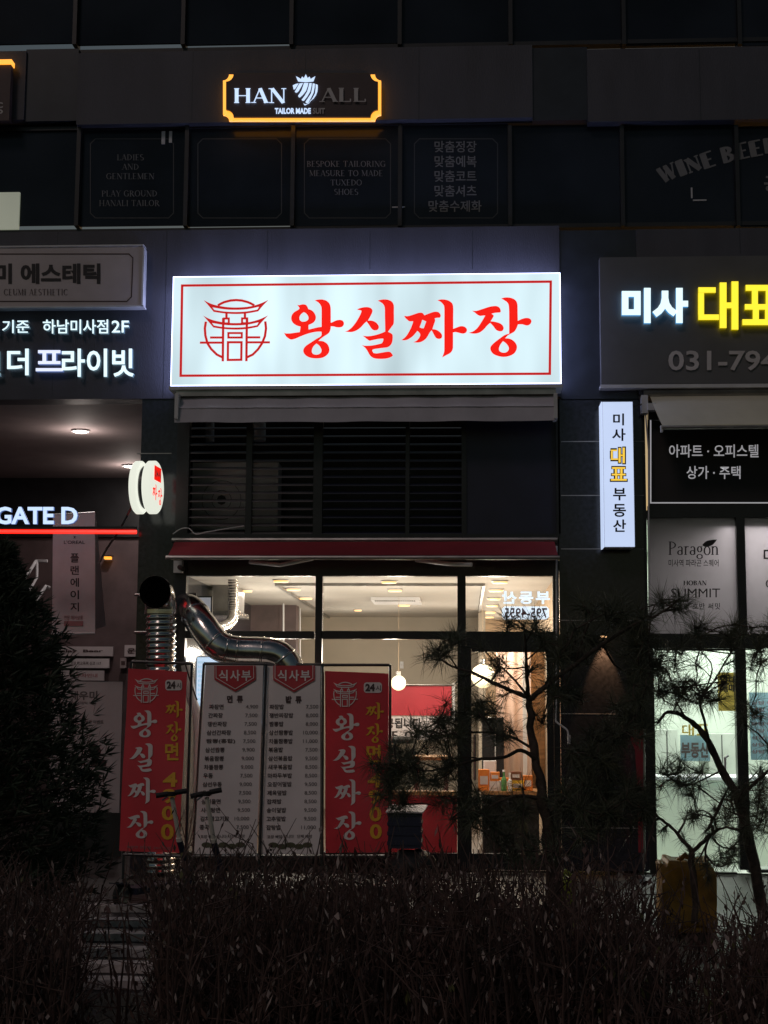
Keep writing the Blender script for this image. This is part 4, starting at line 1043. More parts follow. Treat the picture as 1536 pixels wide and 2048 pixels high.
t = thing('cream_awning', 'cream fabric awning half rolled over the estate office window', 'awning', P(1500, 850, -.3))
tl, tr_, br_, bl = P(1300, 792, -.05), P(XR, 786, -.05), P(XR, 850, -.55), P(1326, 853, -.55)
n = 40; V = []
for i in range(n + 1):
    u = i / n
    for j in range(6):
        v = j / 5; V.append(tl.lerp(tr_, u).lerp(bl.lerp(br_, u), v) + Vector((0, 0, -.02 * sin(pi * v) + random.uniform(-.0015, .0015))))
MB().add(V, [(i * 6 + j, i * 6 + j + 1, i * 6 + 7 + j, i * 6 + 6 + j) for i in range(n) for j in range(5)]).build('fabric', 'awning_cream', t)
MB().tube([bl + Vector((-.01, 0, -.01)), br_], .02, 10).tube([tl + Vector((-.06, .0, .03)), tr_ + Vector((0, 0, .03))], .035, 10).build('roller', 'steel_dull', t)
m = MB(); m.pbox(1283, 790, 1296, 826, -.14, -.02).pbox(1296, 806, 1312, 820, -.16, -.06).pbox(1322, 850, 1326, 863, -.56, -.5).build('bracket', 'white_metal', t)
MB().tube([P(1291, 826, -.1), P(1297, 900, -.1), P(1298, 1300, -.1)], .008, 6).build('crank_rod', 'white_metal', t)
cb = MB().tube(bezier([P(1268, 812, -.25), P(1277, 811, -.2), P(1284, 806, -.1), P(1276, 786, -.02), P(1272, 776, -.02)], 6), .006, 5)
tag(cb.build('cable', 'rubber'), 'thin dark cable looping from the blade sign to the cream awning bracket', 'cable')
cb = MB().tube(bezier([P(346, 1068, -.05), P(362, 1058, -.06), P(378, 1057, -.06), P(392, 1068, -.06), P(420, 1063, -.06), P(488, 1052, -.03)], 6), .006, 5)
tag(cb.build('cable', 'white_metal'), 'loose pale cable lying along the ledge under the louvre', 'cable')
t = thing('security_light', 'small pale box lamp on the jamb under the left end of the red awning', 'security light', P(356, 1146, -.08))
MB().pbox(347, 1121, 364, 1145, -.1, -.011).build('casing', 'white_metal', t); MB().tube([P(359, 1134, -.101), P(366, 1138, -.16)], .025, 10).build('lens', 'frame_black', t)

# ================================================================== STEEL DUCTS
t = thing('exhaust_duct', 'shiny corrugated vertical duct whose open elbow faces the street', 'duct', P(322, 1700, -.4))
yd = -.42; r0 = .15
base_ = P(322, 1700, yd); top_ = P(322, 1222, yd)
m = MB(); bellows(m, [(base_.x, yd, .02), top_], r0 * .93, .055, 28, .06); m.build('hose', 'steel', t, True)
el = []; R_ = .17
for i in range(9):
    a_ = rad(90 * i / 8); el.append(top_ + Vector((-.012 * i / 8, -R_ * (1 - cos(a_)), R_ * sin(a_))))
el.append(el[-1] + Vector((0, -.06, -.004)))
m = MB().tube(el, r0, 32, False); m.build('elbow', 'steel', t, True)
m = MB(); m.tube(el, r0 - .012, 32, False); m.build('bore', 'bore', t, True)
e = el[-1]; m = MB().tube([e + Vector((0, -.004, 0)), e + Vector((0, .02, 0))], [r0 + .008, r0 + .008], 32, False)
m.tube([top_ + Vector((0, 0, -.03)), top_ + Vector((0, 0, .01))], r0 + .006, 28, False).build('collar', 'steel', t, True)
m = MB()
for y in (1190, 1265): m.tube([P(270, y, -.3), P(296, y, yd)], .012, 8).tube([P(270, y, -.3), P(272, y, -.002)], .012, 8)
m.build('bracket', 'steel_dull', t)

t = thing('vent_pipe', 'big smooth steel pipe snaking out of the window and down behind the menu boards', 'duct', P(580, 1420, -.4))
path = bezier([P(372, 1215, .02), P(384, 1222, -.2), P(404, 1250, -.36), P(436, 1290, -.42), P(472, 1302, -.42), P(520, 1304, -.42), P(556, 1310, -.42), P(578, 1335, -.42), P(584, 1375, -.42), P(585, 1480, -.42)], 7)
m = MB().tube(path, .142, 32); m.build('pipe', 'steel', t, True)
for f in (.16, .33, .40, .47, .58, .72):
    i = int(f * (len(path) - 1)); d = (path[i + 1] - path[i]).normalized() * .012
    MB().tube([path[i] - d, path[i] - d * .4, path[i] + d * .4, path[i] + d], [.143, .149, .149, .143], 32, False).build('seam', 'steel', t, True)
MB().pbox(366, 1186, 392, 1244, .02, .048).build('window_plate', 'frame_black', t)
lk = MB().tube(bezier([P(355, 1260, -.2), P(366, 1310, -.3), P(380, 1360, -.4), P(394, 1400, -.3)], 5), .008, 6)
tag(lk.build('power_cord', 'rubber'), 'black cord hanging beside the shiny duct behind the red banner', 'cord')
wp = MB().tube(bezier([P(372, 1330, -.1), P(384, 1400, -.1), P(396, 1440, -.1), P(397, 1560, -.1), P(396, 1700, -.1)], 5), .05, 12)
tag(wp.build('drain_pipe', 'white_metal', None, True), 'pale upright pipe in the gap between red banner and menu board', 'pipe')

# ================================================================== BANNER STANDS
def board(q, Yb, Yt):
    """plane through the bottom edge at depth Yb and the top edge at Yt; returns plane"""
    tl, tr, br, bl = q
    b0, b1, t0 = P(*bl, Yb), P(*br, Yb), P(*tl, Yt)
    n = (b1 - b0).cross(t0 - b0).normalized()
    return (b0, n)
def stand(name, label, q, Yb, Yt, face, group, fq=None):
    pl = board(q, Yb, Yt); n = nrm(pl)
    c = P((q[2][0] + q[3][0]) / 2, q[3][1], pl); t = thing(name, label, 'banner stand', (c.x, c.y, 0), group)
    A = [P(x, y, pl) for x, y in q]
    N = 16; NV = 40; V = []
    for j in range(NV + 1):
        for i in range(N + 1):
            u, v = i / N, j / NV
            p = A[0].lerp(A[1], u).lerp(A[3].lerp(A[2], u), v); V.append(p)
    w = N + 1
    MB().add(V, [(j * w + i, j * w + i + 1, (j + 1) * w + i + 1, (j + 1) * w + i) for j in range(NV) for i in range(N)]).build('cloth', face, t)
    m = MB(); B = [P(x, y, pl) - n * .025 for x, y in (fq or [(q[0][0] - 6, q[0][1] - 8), (q[1][0] + 6, q[1][1] - 8), (q[2][0] + 6, q[2][1] + 4), (q[3][0] - 6, q[3][1] + 4)])]
    g0 = Vector((B[3].x, B[3].y, .01)); g1 = Vector((B[2].x, B[2].y, .01))
    m.tube([g0, B[0]], .014, 8).tube([g1, B[1]], .014, 8).tube([B[0], B[1]], .014, 8).tube([B[3], B[2]], .014, 8)
    m.build('frame', 'frame_black', t)
    m = MB()
    for g in (g0, g1): m.box(g.x - .02, g.x + .02, g.y - .2, g.y + .35, .002, .03)
    m.build('foot', 'frame_black', t)
    return t, pl
def hours(t, pl, q):
    a, b, c, d = quad_of(q); x0, y0, x1, y1 = a[0], a[1], c[0], c[1]; k = 5; m = MB()
    ring = [(x0 + k, y0), (x1 - k, y0), (x1 - 1.5, y0 + 1.5), (x1, y0 + k), (x1, y1 - k), (x1 - 1.5, y1 - 1.5), (x1 - k, y1), (x0 + k, y1), (x0 + 1.5, y1 - 1.5), (x0, y1 - k), (x0, y0 + k), (x0 + 1.5, y0 + 1.5)]
    m.poly([P(x, y, pl) + nrm(pl) * .008 for x, y in ring]); return m
g = 'red banner stands with white vertical lettering'
t, pl = stand('banner_stand', 'tall red banner with pale emblem and lettering in front of the corrugated duct', ((257, 1337), (375, 1344), (358, 1706), (238, 1702)), -1.05, -.75, 'banner_red', g,
              [(262, 1322), (383, 1326), (370, 1712), (246, 1708)])
m = hours(t, pl, (331, 1360, 365, 1381)); o_ = .008
put(m, G['gate'], ((267, 1357), (318, 1357), (317, 1406), (266, 1406)), pl, o_, step=.0004)
for s, q in (('왕', (261, 1421, 314, 1475)), ('실', (259, 1487, 305, 1544)), ('짜', (256, 1555, 312, 1608)), ('장', (253, 1622, 307, 1677))): put(m, G[s], q, pl, o_)
m.build('lettering', 'print_pale', t)
m = MB()
for s, q in (('짜', (330, 1402, 366, 1436)), ('장', (330, 1443, 363, 1483))): put(m, G[s], q, pl, o_)
for s, q in (('면', (330, 1486, 357, 1521)), ('4', (326, 1545, 355, 1574)), ('9', (325, 1578, 353, 1607)), ('0', (324, 1612, 350, 1641)), ('0', (322, 1648, 348, 1680))): put(m, T(s, .028), q, pl, o_)
m.build('yellow_lettering', 'print_yellow', t)
m = MB(); put(m, T("24", .05), (334, 1363, 352, 1378), pl, .012); put(m, T("시", .01), (354, 1366, 363, 1377), pl, .012); m.build('hours_lettering', 'ink_brown', t)
m = MB(); put(m, T("짜장면 전문점  24시 영업", .01), ((254, 1691), (340, 1694), (340, 1700), (253, 1697)), pl, o_); m.build('small_print', 'print_rose', t)

t, pl = stand('banner_stand', 'tall red banner with pale emblem and lettering, partly hidden by pine needles', ((650, 1342), (777, 1347), (776, 1704), (651, 1706)), -.75, -.5, 'banner_red', g,
              [(642, 1329), (780, 1329), (779, 1712), (643, 1712)])
m = hours(t, pl, (728, 1365, 764, 1386))
put(m, G['gate'], (664, 1364, 716, 1414), pl, o_, step=.0004)
for s, q in (('왕', (665, 1427, 719, 1481)), ('실', (665, 1492, 711, 1546)), ('짜', (668, 1559, 722, 1611)), ('장', (668, 1623, 723, 1680))): put(m, G[s], q, pl, o_)
m.build('lettering', 'print_pale', t)
m = MB()
for s, q in (('짜', (731, 1405, 768, 1440)), ('장', (731, 1447, 766, 1486))): put(m, G[s], q, pl, o_)
for s, q in (('면', (733, 1490, 762, 1525)), ('4', (735, 1546, 764, 1575)), ('9', (737, 1580, 763, 1608)), ('0', (739, 1613, 763, 1643)), ('0', (740, 1648, 764, 1678))): put(m, T(s, .028), q, pl, o_)
m.build('yellow_lettering', 'print_yellow', t)
m = MB(); put(m, T("24", .05), (731, 1368, 750, 1383), pl, .012); put(m, T("시", .01), (752, 1371, 762, 1382), pl, .012); m.build('hours_lettering', 'ink_brown', t)

NOODLE = [("짜장면", "4,900"), ("간짜장", "7,500"), ("쟁반짜장", "7,500"), ("삼선간짜장", "8,500"), ("짬뽕(홍합)", "7,500"), ("삼선짬뽕", "9,900"), ("볶음짬뽕", "9,000"), ("차돌짬뽕", "9,000"), ("우동", "7,500"),
          ("삼선우동", "9,000"), ("울면", "7,500"), ("삼선울면", "9,500"), ("사천탕면", "9,500"), ("김치불고기탕", "10,000"), ("콩국수", "7,500")]
RICE = [("짜장밥", "7,500"), ("쟁반짜장밥", "8,000"), ("짬뽕밥", "8,000"), ("삼선짬뽕밥", "10,000"), ("차돌짬뽕밥", "11,000"), ("볶음밥", "7,500"), ("삼선볶음밥", "9,500"), ("새우볶음밥", "8,500"), ("마파두부밥", "8,500"),
        ("오징어덮밥", "9,500"), ("제육덮밥", "8,500"), ("잡채밥", "8,500"), ("송이덮밥", "9,500"), ("고추덮밥", "9,500"), ("잡탕밥", "11,000")]
def menu(label, q, Yb, Yt, head, items, xl0, xl1, xr0, xr1, ya, yb, hx):
    t, pl = stand('menu_stand', label, q, Yb, Yt, 'banner_white', 'white menu board stands', [(q[0][0] - 4, q[0][1] - 4), (q[1][0] + 4, q[1][1] - 4), (q[2][0] + 4, q[2][1] + 4), (q[3][0] - 4, q[3][1] + 4)])
    n = nrm(pl); m = MB()
    k = hx
    if True:
        m.poly([P(x, y, pl) + n * .016 for x, y in ((k[0], k[1]), (k[2], k[1]), (k[2], k[3] - 24), ((k[0] + k[2]) / 2, k[3]), (k[0], k[3] - 24))])
    m.build('header', 'print_red', t)
    m = MB(); cx = (k[0] + k[2]) / 2
    put(m, norm(*ribbon([(k[0] + 3, k[1]), (k[0] + 3, k[3] - 27), (cx, k[3] - 4), (k[2] - 3, k[3] - 27), (k[2] - 3, k[1])], 1.3)), (k[0] + 3, k[1], k[2] - 3, k[3] - 4), pl, .026)
    put(m, T("식사부", .025, space=1.2), (k[0] + 9, k[1] + 9, k[2] - 9, k[1] + 31), pl, .026)
    m.build('header_lettering', 'print_pale', t)
    m = MB(); put(m, T(head, .05, space=1.3), (cx - 17, k[3] + 7, cx + 15, k[3] + 22), pl, .006)
    N = len(items); pm = MB()
    for i, (nm, pr) in enumerate(items):
        u = i / (N - 1); y = ya + (yb - ya) * u; xl = xl0 + (xl1 - xl0) * u; xr = xr0 + (xr1 - xr0) * u
        put(m, T(nm, .02), ((xl, y), (xl + 9.6 * len(nm), y - .3), (xl + 9.6 * len(nm), y + 9.7), (xl, y + 10)), pl, .006)
        w = 4.9 * len(pr); put(pm, T(pr, .005), ((xr - w, y + 1), (xr, y + .7), (xr, y + 9.2), (xr - w, y + 9.5)), pl, .006)
    put(m, T("포장 배달 됩니다   단체 예약", .01), ((xl1 + 2, yb + 20), (xr1 - 8, yb + 19), (xr1 - 8, yb + 26), (xl1 + 2, yb + 27)), pl, .006)
    m.build('item_lettering', 'ink_brown', t); pm.build('price_lettering', 'ink_grey', t)
    gm = MB()   # printed dishes along the foot
    for i in range(5):
        x = xl1 + 14 + i * (xr1 - xl1 - 24) / 4.4; y = yb + 40 + 3 * (i % 2)
        gm.poly([P(x + 10 * cos(a_ * pi / 6), y + 5.5 * sin(a_ * pi / 6), pl) + n * .006 for a_ in range(12)])
    gm.build('dish_print', 'needle_dry', t)
menu('white menu board with red pennant, the one behind the scooter handlebars', ((411, 1330), (527, 1331), (513, 1708), (388, 1708)), -.95, -.62, "면 류", NOODLE, 418, 399, 516, 497, 1409, 1650, (429, 1332, 512, 1384))
menu('white menu board with red pennant, the one beside the pine covered red banner', ((532, 1332), (641, 1332), (640, 1708), (523, 1708)), -.85, -.55, "밥 류", RICE, 539, 533, 637, 632, 1409, 1650, (547, 1332, 630, 1385))

# the cloth hangs in soft waves
for o in list(COL.objects):
    if o.parent and o.parent.name.split('.')[0] in ('banner_stand', 'menu_stand') and o.name.split('.')[0] not in ('frame', 'foot'):
        ph = sum(map(ord, o.parent.name)) % 7
        for v in o.data.vertices:
            v.co.y += .011 * sin(v.co.z * 5.2 + v.co.x * 3 + ph) + .007 * sin(v.co.x * 9 + v.co.z * 1.5 + ph * 2)
# hanging two-sided banner and wall plates in the porch
t = thing('hanging_banner', 'pale two-sided vertical banner with dark letters hanging in the porch', 'banner', P(150, 1268, .7))
def sheet(q, Y, mb, mi=0): mb.poly([P(x, y, Y) for x, y in q], mi)
m = MB(); q = ((106, 1031), (190, 1026), (190, 1266), (104, 1268)); p4 = [P(x, y, .7) for x, y in q]; m.prism(p4, (0, .012, 0)); m.build('front_sheet', 'paper', t)
m = MB(); q2 = ((191, 1028), (193, 1100), (211, 1252), (191, 1255)); p4 = [P(191, 1028, .73), P(194, 1080, .9), P(211, 1252, 1.05), P(191, 1258, .73)]; m.prism(p4, (.0, .012, 0)); m.build('rear_sheet', 'offwhite_board', t)
m = MB()
for i, s in enumerate("플랜에이지"): put(m, T(s, .015), (141, 1107 + i * 24.5, 158, 1125 + i * 24.5), .7, .004)
put(m, T("x", .02), (147, 1072, 152, 1077), .7, .004); put(m, T("L'OREAL", .01), (128, 1081, 170, 1088), .7, .004)
m.build('lettering', 'ink', t)
m = MB(); put(m, T("전문 헤어살롱", .01), (128, 1231, 166, 1240), .7, .004); m.pbox(128, 1242, 166, 1252, .693, .697); m.build('small_print', 'print_rose', t)
m = MB(); m.tube([P(104, 1268, .71), P(190, 1266, .71)], .014, 8).tube([P(106, 1030, .71), P(190, 1026, .71)], .014, 8); m.build('rod', 'white_metal', t)
def plate(x0, y0, x1, y1, body, label, mt, ink, Y=5.2):
    t = thing('wall_plate', label, 'sign plate', P((x0 + x1) / 2, y1, Y), 'sign plates on the porch back wall')
    MB().pbox(x0, y0, x1, y1, Y, Y + .05).build('plate', mt, t)
    m = MB(); put(m, T(body, .03), (x0 + (x1 - x0) * .2, y0 + 6, x1 - (x1 - x0) * .15, y1 - 6), Y, .004); m.build('lettering', ink, t)
plate(95, 1293, 226, 1312, "play  Beer", 'long pinkish sign plate with dark script, topmost on the porch wall', 'offwhite_board', 'ink_brown')
plate(114, 1317, 218, 1336, "고교생 학교폭력 신고 117", 'pale sign plate with a row of small dark letters, middle of the three', 'paper', 'ink_grey')
plate(122, 1341, 208, 1361, "A 주차안내", 'short tan sign plate with faint lettering, lowest of the three', 'offwhite_board', 'print_rose')
plate(249, 1290, 275, 1313, "운", 'small sign plate half hidden by the dark column', 'offwhite_board', 'ink_brown')
plate(240, 1316, 252, 1336, "1", 'tiny tan plate beside the middle pale plate', 'porch_ceiling', 'ink_brown')
t = thing('poster_stand', 'large pale pink poster board standing beside the dark conifer', 'poster board', P(180, 1625, 1.2))
MB().pbox(100, 1363, 242, 1625, 1.2, 1.23).build('sheet', 'offwhite_board', t)
m = MB(); put(m, T("세우미", .03), (138, 1382, 195, 1400), 1.2, .004); put(m, T("에스테틱 체험", .01), (146, 1403, 192, 1409), 1.2, .004); put(m, T("첫방문 이벤트", .02), (163, 1440, 207, 1448), 1.2, .004); m.build('lettering', 'ink_grey', t)
m = MB(); m.poly([P(190 + 12 * cos(a_ * pi / 8), 1503 + 14 * sin(a_ * pi / 8), 1.2) + Vector((0, -.004, 0)) for a_ in range(16)]).poly([P(x, y, 1.2) + Vector((0, -.005, 0)) for x, y in ((188, 1516), (214, 1520), (212, 1532), (182, 1534))]); m.build('portrait_print', 'ink_brown', t)
MB().pbox(100, 1625, 242, 1740, 1.205, 1.225).build('leg', 'frame_black', t)
t = thing('exit_lamp', 'tiny amber lamp glimmering on the back wall of the porch', 'lamp', P(214, 1117, 5.2))
MB().pbox(208, 1113, 221, 1118, 5.15, 5.23).build('lens', 'amber_strip', t); MB().pbox(206, 1110, 223, 1112.5, 5.12, 5.235).build('housing', 'frame_black', t)

# red feather flag by the office door, boxes by the pine
t = thing('feather_flag', 'narrow dark red flag standing at the edge of the office door', 'flag', P(1282, 1740, -.5))
m = MB(); L_ = [(1281, 1412), (1272, 1422), (1262, 1440), (1258, 1465), (1262, 1482), (1270, 1500), (1274, 1560), (1276, 1640), (1277, 1705)]
m.prism([P(x, y, -.5) for x, y in L_ + [(1287, 1705), (1287, 1560), (1286, 1430)]], (0, .01, 0)); m.build('cloth', 'awning_red', t)
MB().tube([P(1288, 1405, -.495), P(1288, 1738, -.495)], .011, 8).build('pole', 'steel_dull', t); p = P(1288, 1740, -.495)
MB().tube([Vector((p.x, p.y, .002)), Vector((p.x, p.y, .05))], [.16, .1], 16).build('base', 'frame_black', t)
t = thing('plastic_crate', 'dark navy crate with a white lid standing by the pine covered red banner', 'crate', P(810, 1740, -1.0))
a, b, c, d = RC(776, 1626, 842, 1700, -1.0); zf = .32
m = MB(); m.box(a, b, -1.0, -.62, zf, d)
for i in range(4): m.box(a - .008, b + .008, -1.008, -.612, zf + .03 + i * .085, zf + .06 + i * .085)
m.build('body', 'navy_box', t)
m = MB(); m.prism([(a - .02, -1.03, d + .001), (b + .02, -1.03, d + .001), (b + .05, -.6, d + .035), (a + .0, -.6, d + .035)], (0, 0, .012)); m.build('lid', 'paper', t)
a2, b2 = X(770, -1.15, 1690), X(872, -1.15, 1690)
t = thing('black_bag', 'bulging black bag on the ground beneath the navy crate', 'bag', P(822, 1740, -1.1))
m = MB(); bm = bmesh.new(); bmesh.ops.create_icosphere(bm, subdivisions=3, radius=1)
for v in bm.verts:
    k = 1 + .08 * sin(v.co.x * 7 + v.co.z * 5) + random.uniform(-.03, .03)
    v.co = Vector(((a2 + b2) / 2 + v.co.x * (b2 - a2) / 2 * k, -.9 + v.co.y * .26 * k, max(.003, .155 + v.co.z * .155 * k)))
m.add([v.co.copy() for v in bm.verts], [tuple(v.index for v in f.verts) for f in bm.faces]); bm.free(); m.build('sack', 'rubber', t, True)
m = MB().tube(bezier([((a2 + b2) / 2 - .1, -.95, .27), ((a2 + b2) / 2 - .05, -.98, .34), ((a2 + b2) / 2 + .06, -.98, .34), ((a2 + b2) / 2 + .1, -.95, .27)], 6), .012, 6); m.build('strap', 'navy_box', t)

# ================================================================== KICK SCOOTERS
def scooter(g0x, g0y, g1x, g1y, sx, sy, bx, by, Y, label):
    """grips' outer ends (px), stem top (px), stem foot (px)"""
    foot = P(bx, by, Y + .22); foot.z = .13
    top = P(sx, sy, Y); a, b = P(g0x, g0y, Y - .03), P(g1x, g1y, Y + .03)
    hd = Vector((foot.x - top.x, foot.y - top.y, 0)).normalized()
    t = thing('kick_scooter', label, 'kick scooter', (foot.x, foot.y, 0), 'electric kick scooters parked before the banners')
    mid = (a + b) / 2
    MB().tube([a.lerp(b, .04), a.lerp(b, .40)], .022, 10).build('grip', 'rubber', t); MB().tube([a.lerp(b, .60), a.lerp(b, .96)], .022, 10).build('grip', 'rubber', t)
    MB().tube([a.lerp(b, .40), mid + Vector((0, -.0, -.01)), a.lerp(b, .60)], .014, 10).tube([mid + Vector((0, 0, .012)), mid + Vector((0, 0, -.025))], .035, 12).build('handlebar', 'rubber', t)
    MB().tube([a.lerp(b, .38) + Vector((0, .03, -.02)), a.lerp(b, .2) + Vector((0, .05, -.045))], .007, 6).build('brake_lever', 'steel_dull', t)
    st = mid.lerp(foot, .05)
    MB().tube([st, mid.lerp(foot, .52)], .019, 12).tube([mid.lerp(foot, .50), mid.lerp(foot, .54)], .027, 12).build('stem', 'scooter_white', t)
    MB().tube([mid.lerp(foot, .541), foot + Vector((0, 0, .12))], .026, 12).tube([foot + Vector((0, 0, .12)), foot + Vector((0, 0, -.02))], .03, 12).build('column', 'navy_box', t)
    nx = Vector((-hd.y, hd.x, 0))
    MB().tube([foot + Vector((0, 0, .1)) + nx * .03, foot + nx * .045 + Vector((0, 0, -.03))], .012, 8).tube([foot + Vector((0, 0, .1)) - nx * .03, foot - nx * .045 + Vector((0, 0, -.03))], .012, 8).build('fork', 'navy_box', t)
    for cpt in (foot + Vector((0, 0, -.02)), foot - hd * .86 + Vector((0, 0, -.02))):
        ring = [cpt + hd * (.085 * cos(k * pi / 12)) + Vector((0, 0, .085 * sin(k * pi / 12))) for k in range(25)]
        wv_ = MB().tube(ring, .024, 8).build('wheel', 'rubber', t); MB().tube([cpt - nx * .018, cpt + nx * .018], .065, 20).build('rim', 'steel_dull', wv_)
    c1, c2 = foot - hd * .10 + Vector((0, 0, -.02)), foot - hd * .78 + Vector((0, 0, -.02))
    MB().prism([c1 + nx * .05, c1 - nx * .05, c1 - nx * .08 - hd * .1, c2 - nx * .08, c2 + nx * .08, c1 + nx * .08 - hd * .1], (0, 0, .05)).build('deck', 'navy_box', t)
    MB().prism([c2 + nx * .05 + Vector((0, 0, .07)), c2 - nx * .05 + Vector((0, 0, .07)), c2 - nx * .04 - hd * .2 + Vector((0, 0, .10)), c2 + nx * .04 - hd * .2 + Vector((0, 0, .10))], (0, 0, .008)).build('mudguard', 'navy_box', t)
scooter(309, 1592, 376, 1581, 343, 1588, 374, 1726, -2.2, 'electric kick scooter with a white stem in front of the red banner')
scooter(378, 1593, 446, 1579, 412, 1588, 442, 1735, -2.35, 'electric kick scooter with a white stem in front of the noodle menu board')

# ================================================================== PLANTS
def unit(v): return v.normalized() if v.length > 1e-9 else Vector((0, 0, 1))
def rnd_dir():
    while True:
        v = Vector((random.uniform(-1, 1), random.uniform(-1, 1), random.uniform(-1, 1)))
        if .05 < v.length < 1: return v.normalized()
def tuft(mb, c, ax, n, L, spread=1.0, mi=0, w=.0015):
    """a pine shoot: n needles fanning out round axis ax"""
    for _ in range(n):
        d = unit(ax * random.uniform(.15, 1.0) + rnd_dir() * spread); l = L * random.uniform(.65, 1.1)
        s = unit(d.cross(rnd_dir())) * w
        b = c - ax * random.uniform(0, .07); tip = b + d * l + Vector((0, 0, -.22 * l * random.random()))
        md = b + d * (l * .5)
        o = len(mb.v); mb.v += [tuple(b - s), tuple(b + s), tuple(md + s * .9), tuple(md - s * .9), tuple(tip)]
        mb.f += [(o, o + 1, o + 2, o + 3), (o + 3, o + 2, o + 4)]; mb.m += [mi, mi]
def pine(name, label, Y, branches, clumps, group=None, L=.18):
    base = P(*branches[0][0][0], Y); t = thing(name, label, 'pine tree', (base.x, base.y, 0), group)
    wood = MB(); tips = []
    for pl_, r0, r1, dy in branches:
        k = len(pl_); p3 = [P(x, y, Y + dy * i / max(1, k - 1)) for i, (x, y) in enumerate(pl_)]
        s = bezier(p3, 4); s = [q + rnd_dir() * r1 * .5 for q in s]
        wood.tube(s, [.78 * (r0 + (r1 - r0) * i / (len(s) - 1)) * random.uniform(.88, 1.14) for i in range(len(s))], 8); tips.append((s[-1], unit(s[-1] - s[-3]))); 
        for i in range(3, len(s) - 1, 3):   # side twigs
            if r0 < .03 and random.random() < .8:
                d = unit(unit(s[i] - s[i - 1]) * .6 + rnd_dir()); e = s[i] + d * random.uniform(.08, .2)
                wood.tube([s[i], s[i].lerp(e, .5) + rnd_dir() * .012, e], [r1 * 1.0, r1 * .8, .003], 5); tips.append((e, d))
    nd = MB()
    for p, d in tips: tuft(nd, p, d, 60, L, .9)
    allp = [p for p, _ in tips]
    for (cx, cy, rx, ry, n, up) in clumps:
        n = max(3, int(n * (.85 if cx < 1110 else 1.15) + 1)) if cx < 1300 else max(2, int(n * .75))
        cen = P(cx, cy, Y)
        for _ in range(n):
            a_, q = random.uniform(0, 2 * pi), random.random() ** .6
            dy = random.uniform(-.45, .45)
            p = P(cx + rx * q * cos(a_), cy + ry * q * sin(a_), Y + dy)
            ax_ = unit((p - cen) * 1.2 + Vector((0, 0, up)) + rnd_dir() * .5)
            tuft(nd, p, ax_, random.randint(40, 64), L * random.uniform(.75, 1.15), 1.0, 0 if random.random() < .93 else 1)
            near = min(allp, key=lambda z_: (z_ - p).length)
            if (near - p).length < .45: wood.tube([near, near.lerp(p, .5) + rnd_dir() * .02, p], [.006, .005, .003], 5)
            allp.append(p)
    wood.build('trunk', 'bark', t, True); nd.build('needles', ['needle', 'needle_dry'], t)
    return t
pine('pine_tree', 'dark pine with forked trunk standing before the glass door', -4.8, [
    ([(1112, 1830), (1100, 1700), (1088, 1620), (1078, 1550), (1066, 1475), (1057, 1395)], .058, .026, 0),
    ([(1057, 1395), (1015, 1378), (975, 1360), (943, 1345), (905, 1333), (868, 1310)], .02, .006, .3),
    ([(1057, 1395), (1053, 1345), (1052, 1298), (1048, 1250)], .019, .006, -.3),
    ([(1058, 1400), (1100, 1365), (1150, 1330), (1205, 1288), (1262, 1252), (1312, 1232), (1362, 1196)], .024, .007, -.5),
    ([(1052, 1388), (1022, 1352), (985, 1318), (960, 1290)], .012, .004, .2),
    ([(1072, 1520), (1042, 1500), (1010, 1514), (962, 1518), (905, 1532), (850, 1542), (795, 1530)], .018, .005, -.4),
    ([(1070, 1500), (1022, 1474), (962, 1464), (905, 1470), (862, 1478)], .014, .004, .4),
    ([(1090, 1640), (1150, 1560), (1205, 1500), (1255, 1450)], .02, .007, .4),
    ([(1086, 1600), (1030, 1592), (960, 1622), (900, 1640)], .015, .005, -.3),
    ([(1150, 1330), (1170, 1265), (1192, 1215)], .012, .004, -.2),
    ([(1108, 1745), (1180, 1650), (1255, 1600)], .018, .006, -.4),
    ([(1098, 1347), (1092, 1302), (1086, 1262)], .01, .004, .2),
    ([(1205, 1288), (1230, 1330), (1270, 1350)], .012, .004, .3)],
    [(880, 1298, 40, 26, 7, .3), (905, 1275, 25, 14, 4, .8), (875, 1470, 48, 36, 20, .4), (905, 1425, 30, 24, 9, .6), (790, 1530, 52, 42, 32, .3), (790, 1590, 35, 28, 12, 0), (965, 1410, 34, 26, 12, .3), (985, 1318, 30, 22, 5, .6),
     (1045, 1245, 46, 26, 6, .9), (1150, 1290, 55, 36, 20, .5), (1240, 1225, 42, 30, 14, .6), (1285, 1300, 28, 60, 20, .3), (1275, 1400, 26, 45, 12, .3), (1345, 1208, 34, 22, 9, .8), (1130, 1380, 34, 30, 8, .3), (1250, 1450, 45, 45, 20, .3), (1190, 1510, 58, 50, 24, .3),
     (1255, 1600, 45, 60, 26, .2), (1165, 1620, 60, 60, 30, .2), (930, 1600, 70, 40, 22, .2), (880, 1545, 45, 28, 14, .3), (1000, 1640, 60, 45, 22, .2), (1060, 1690, 60, 40, 16, .2), (1080, 1440, 18, 20, 3, .2), (1105, 1300, 20, 24, 5, .6), (1000, 1470, 24, 18, 5, .4)])
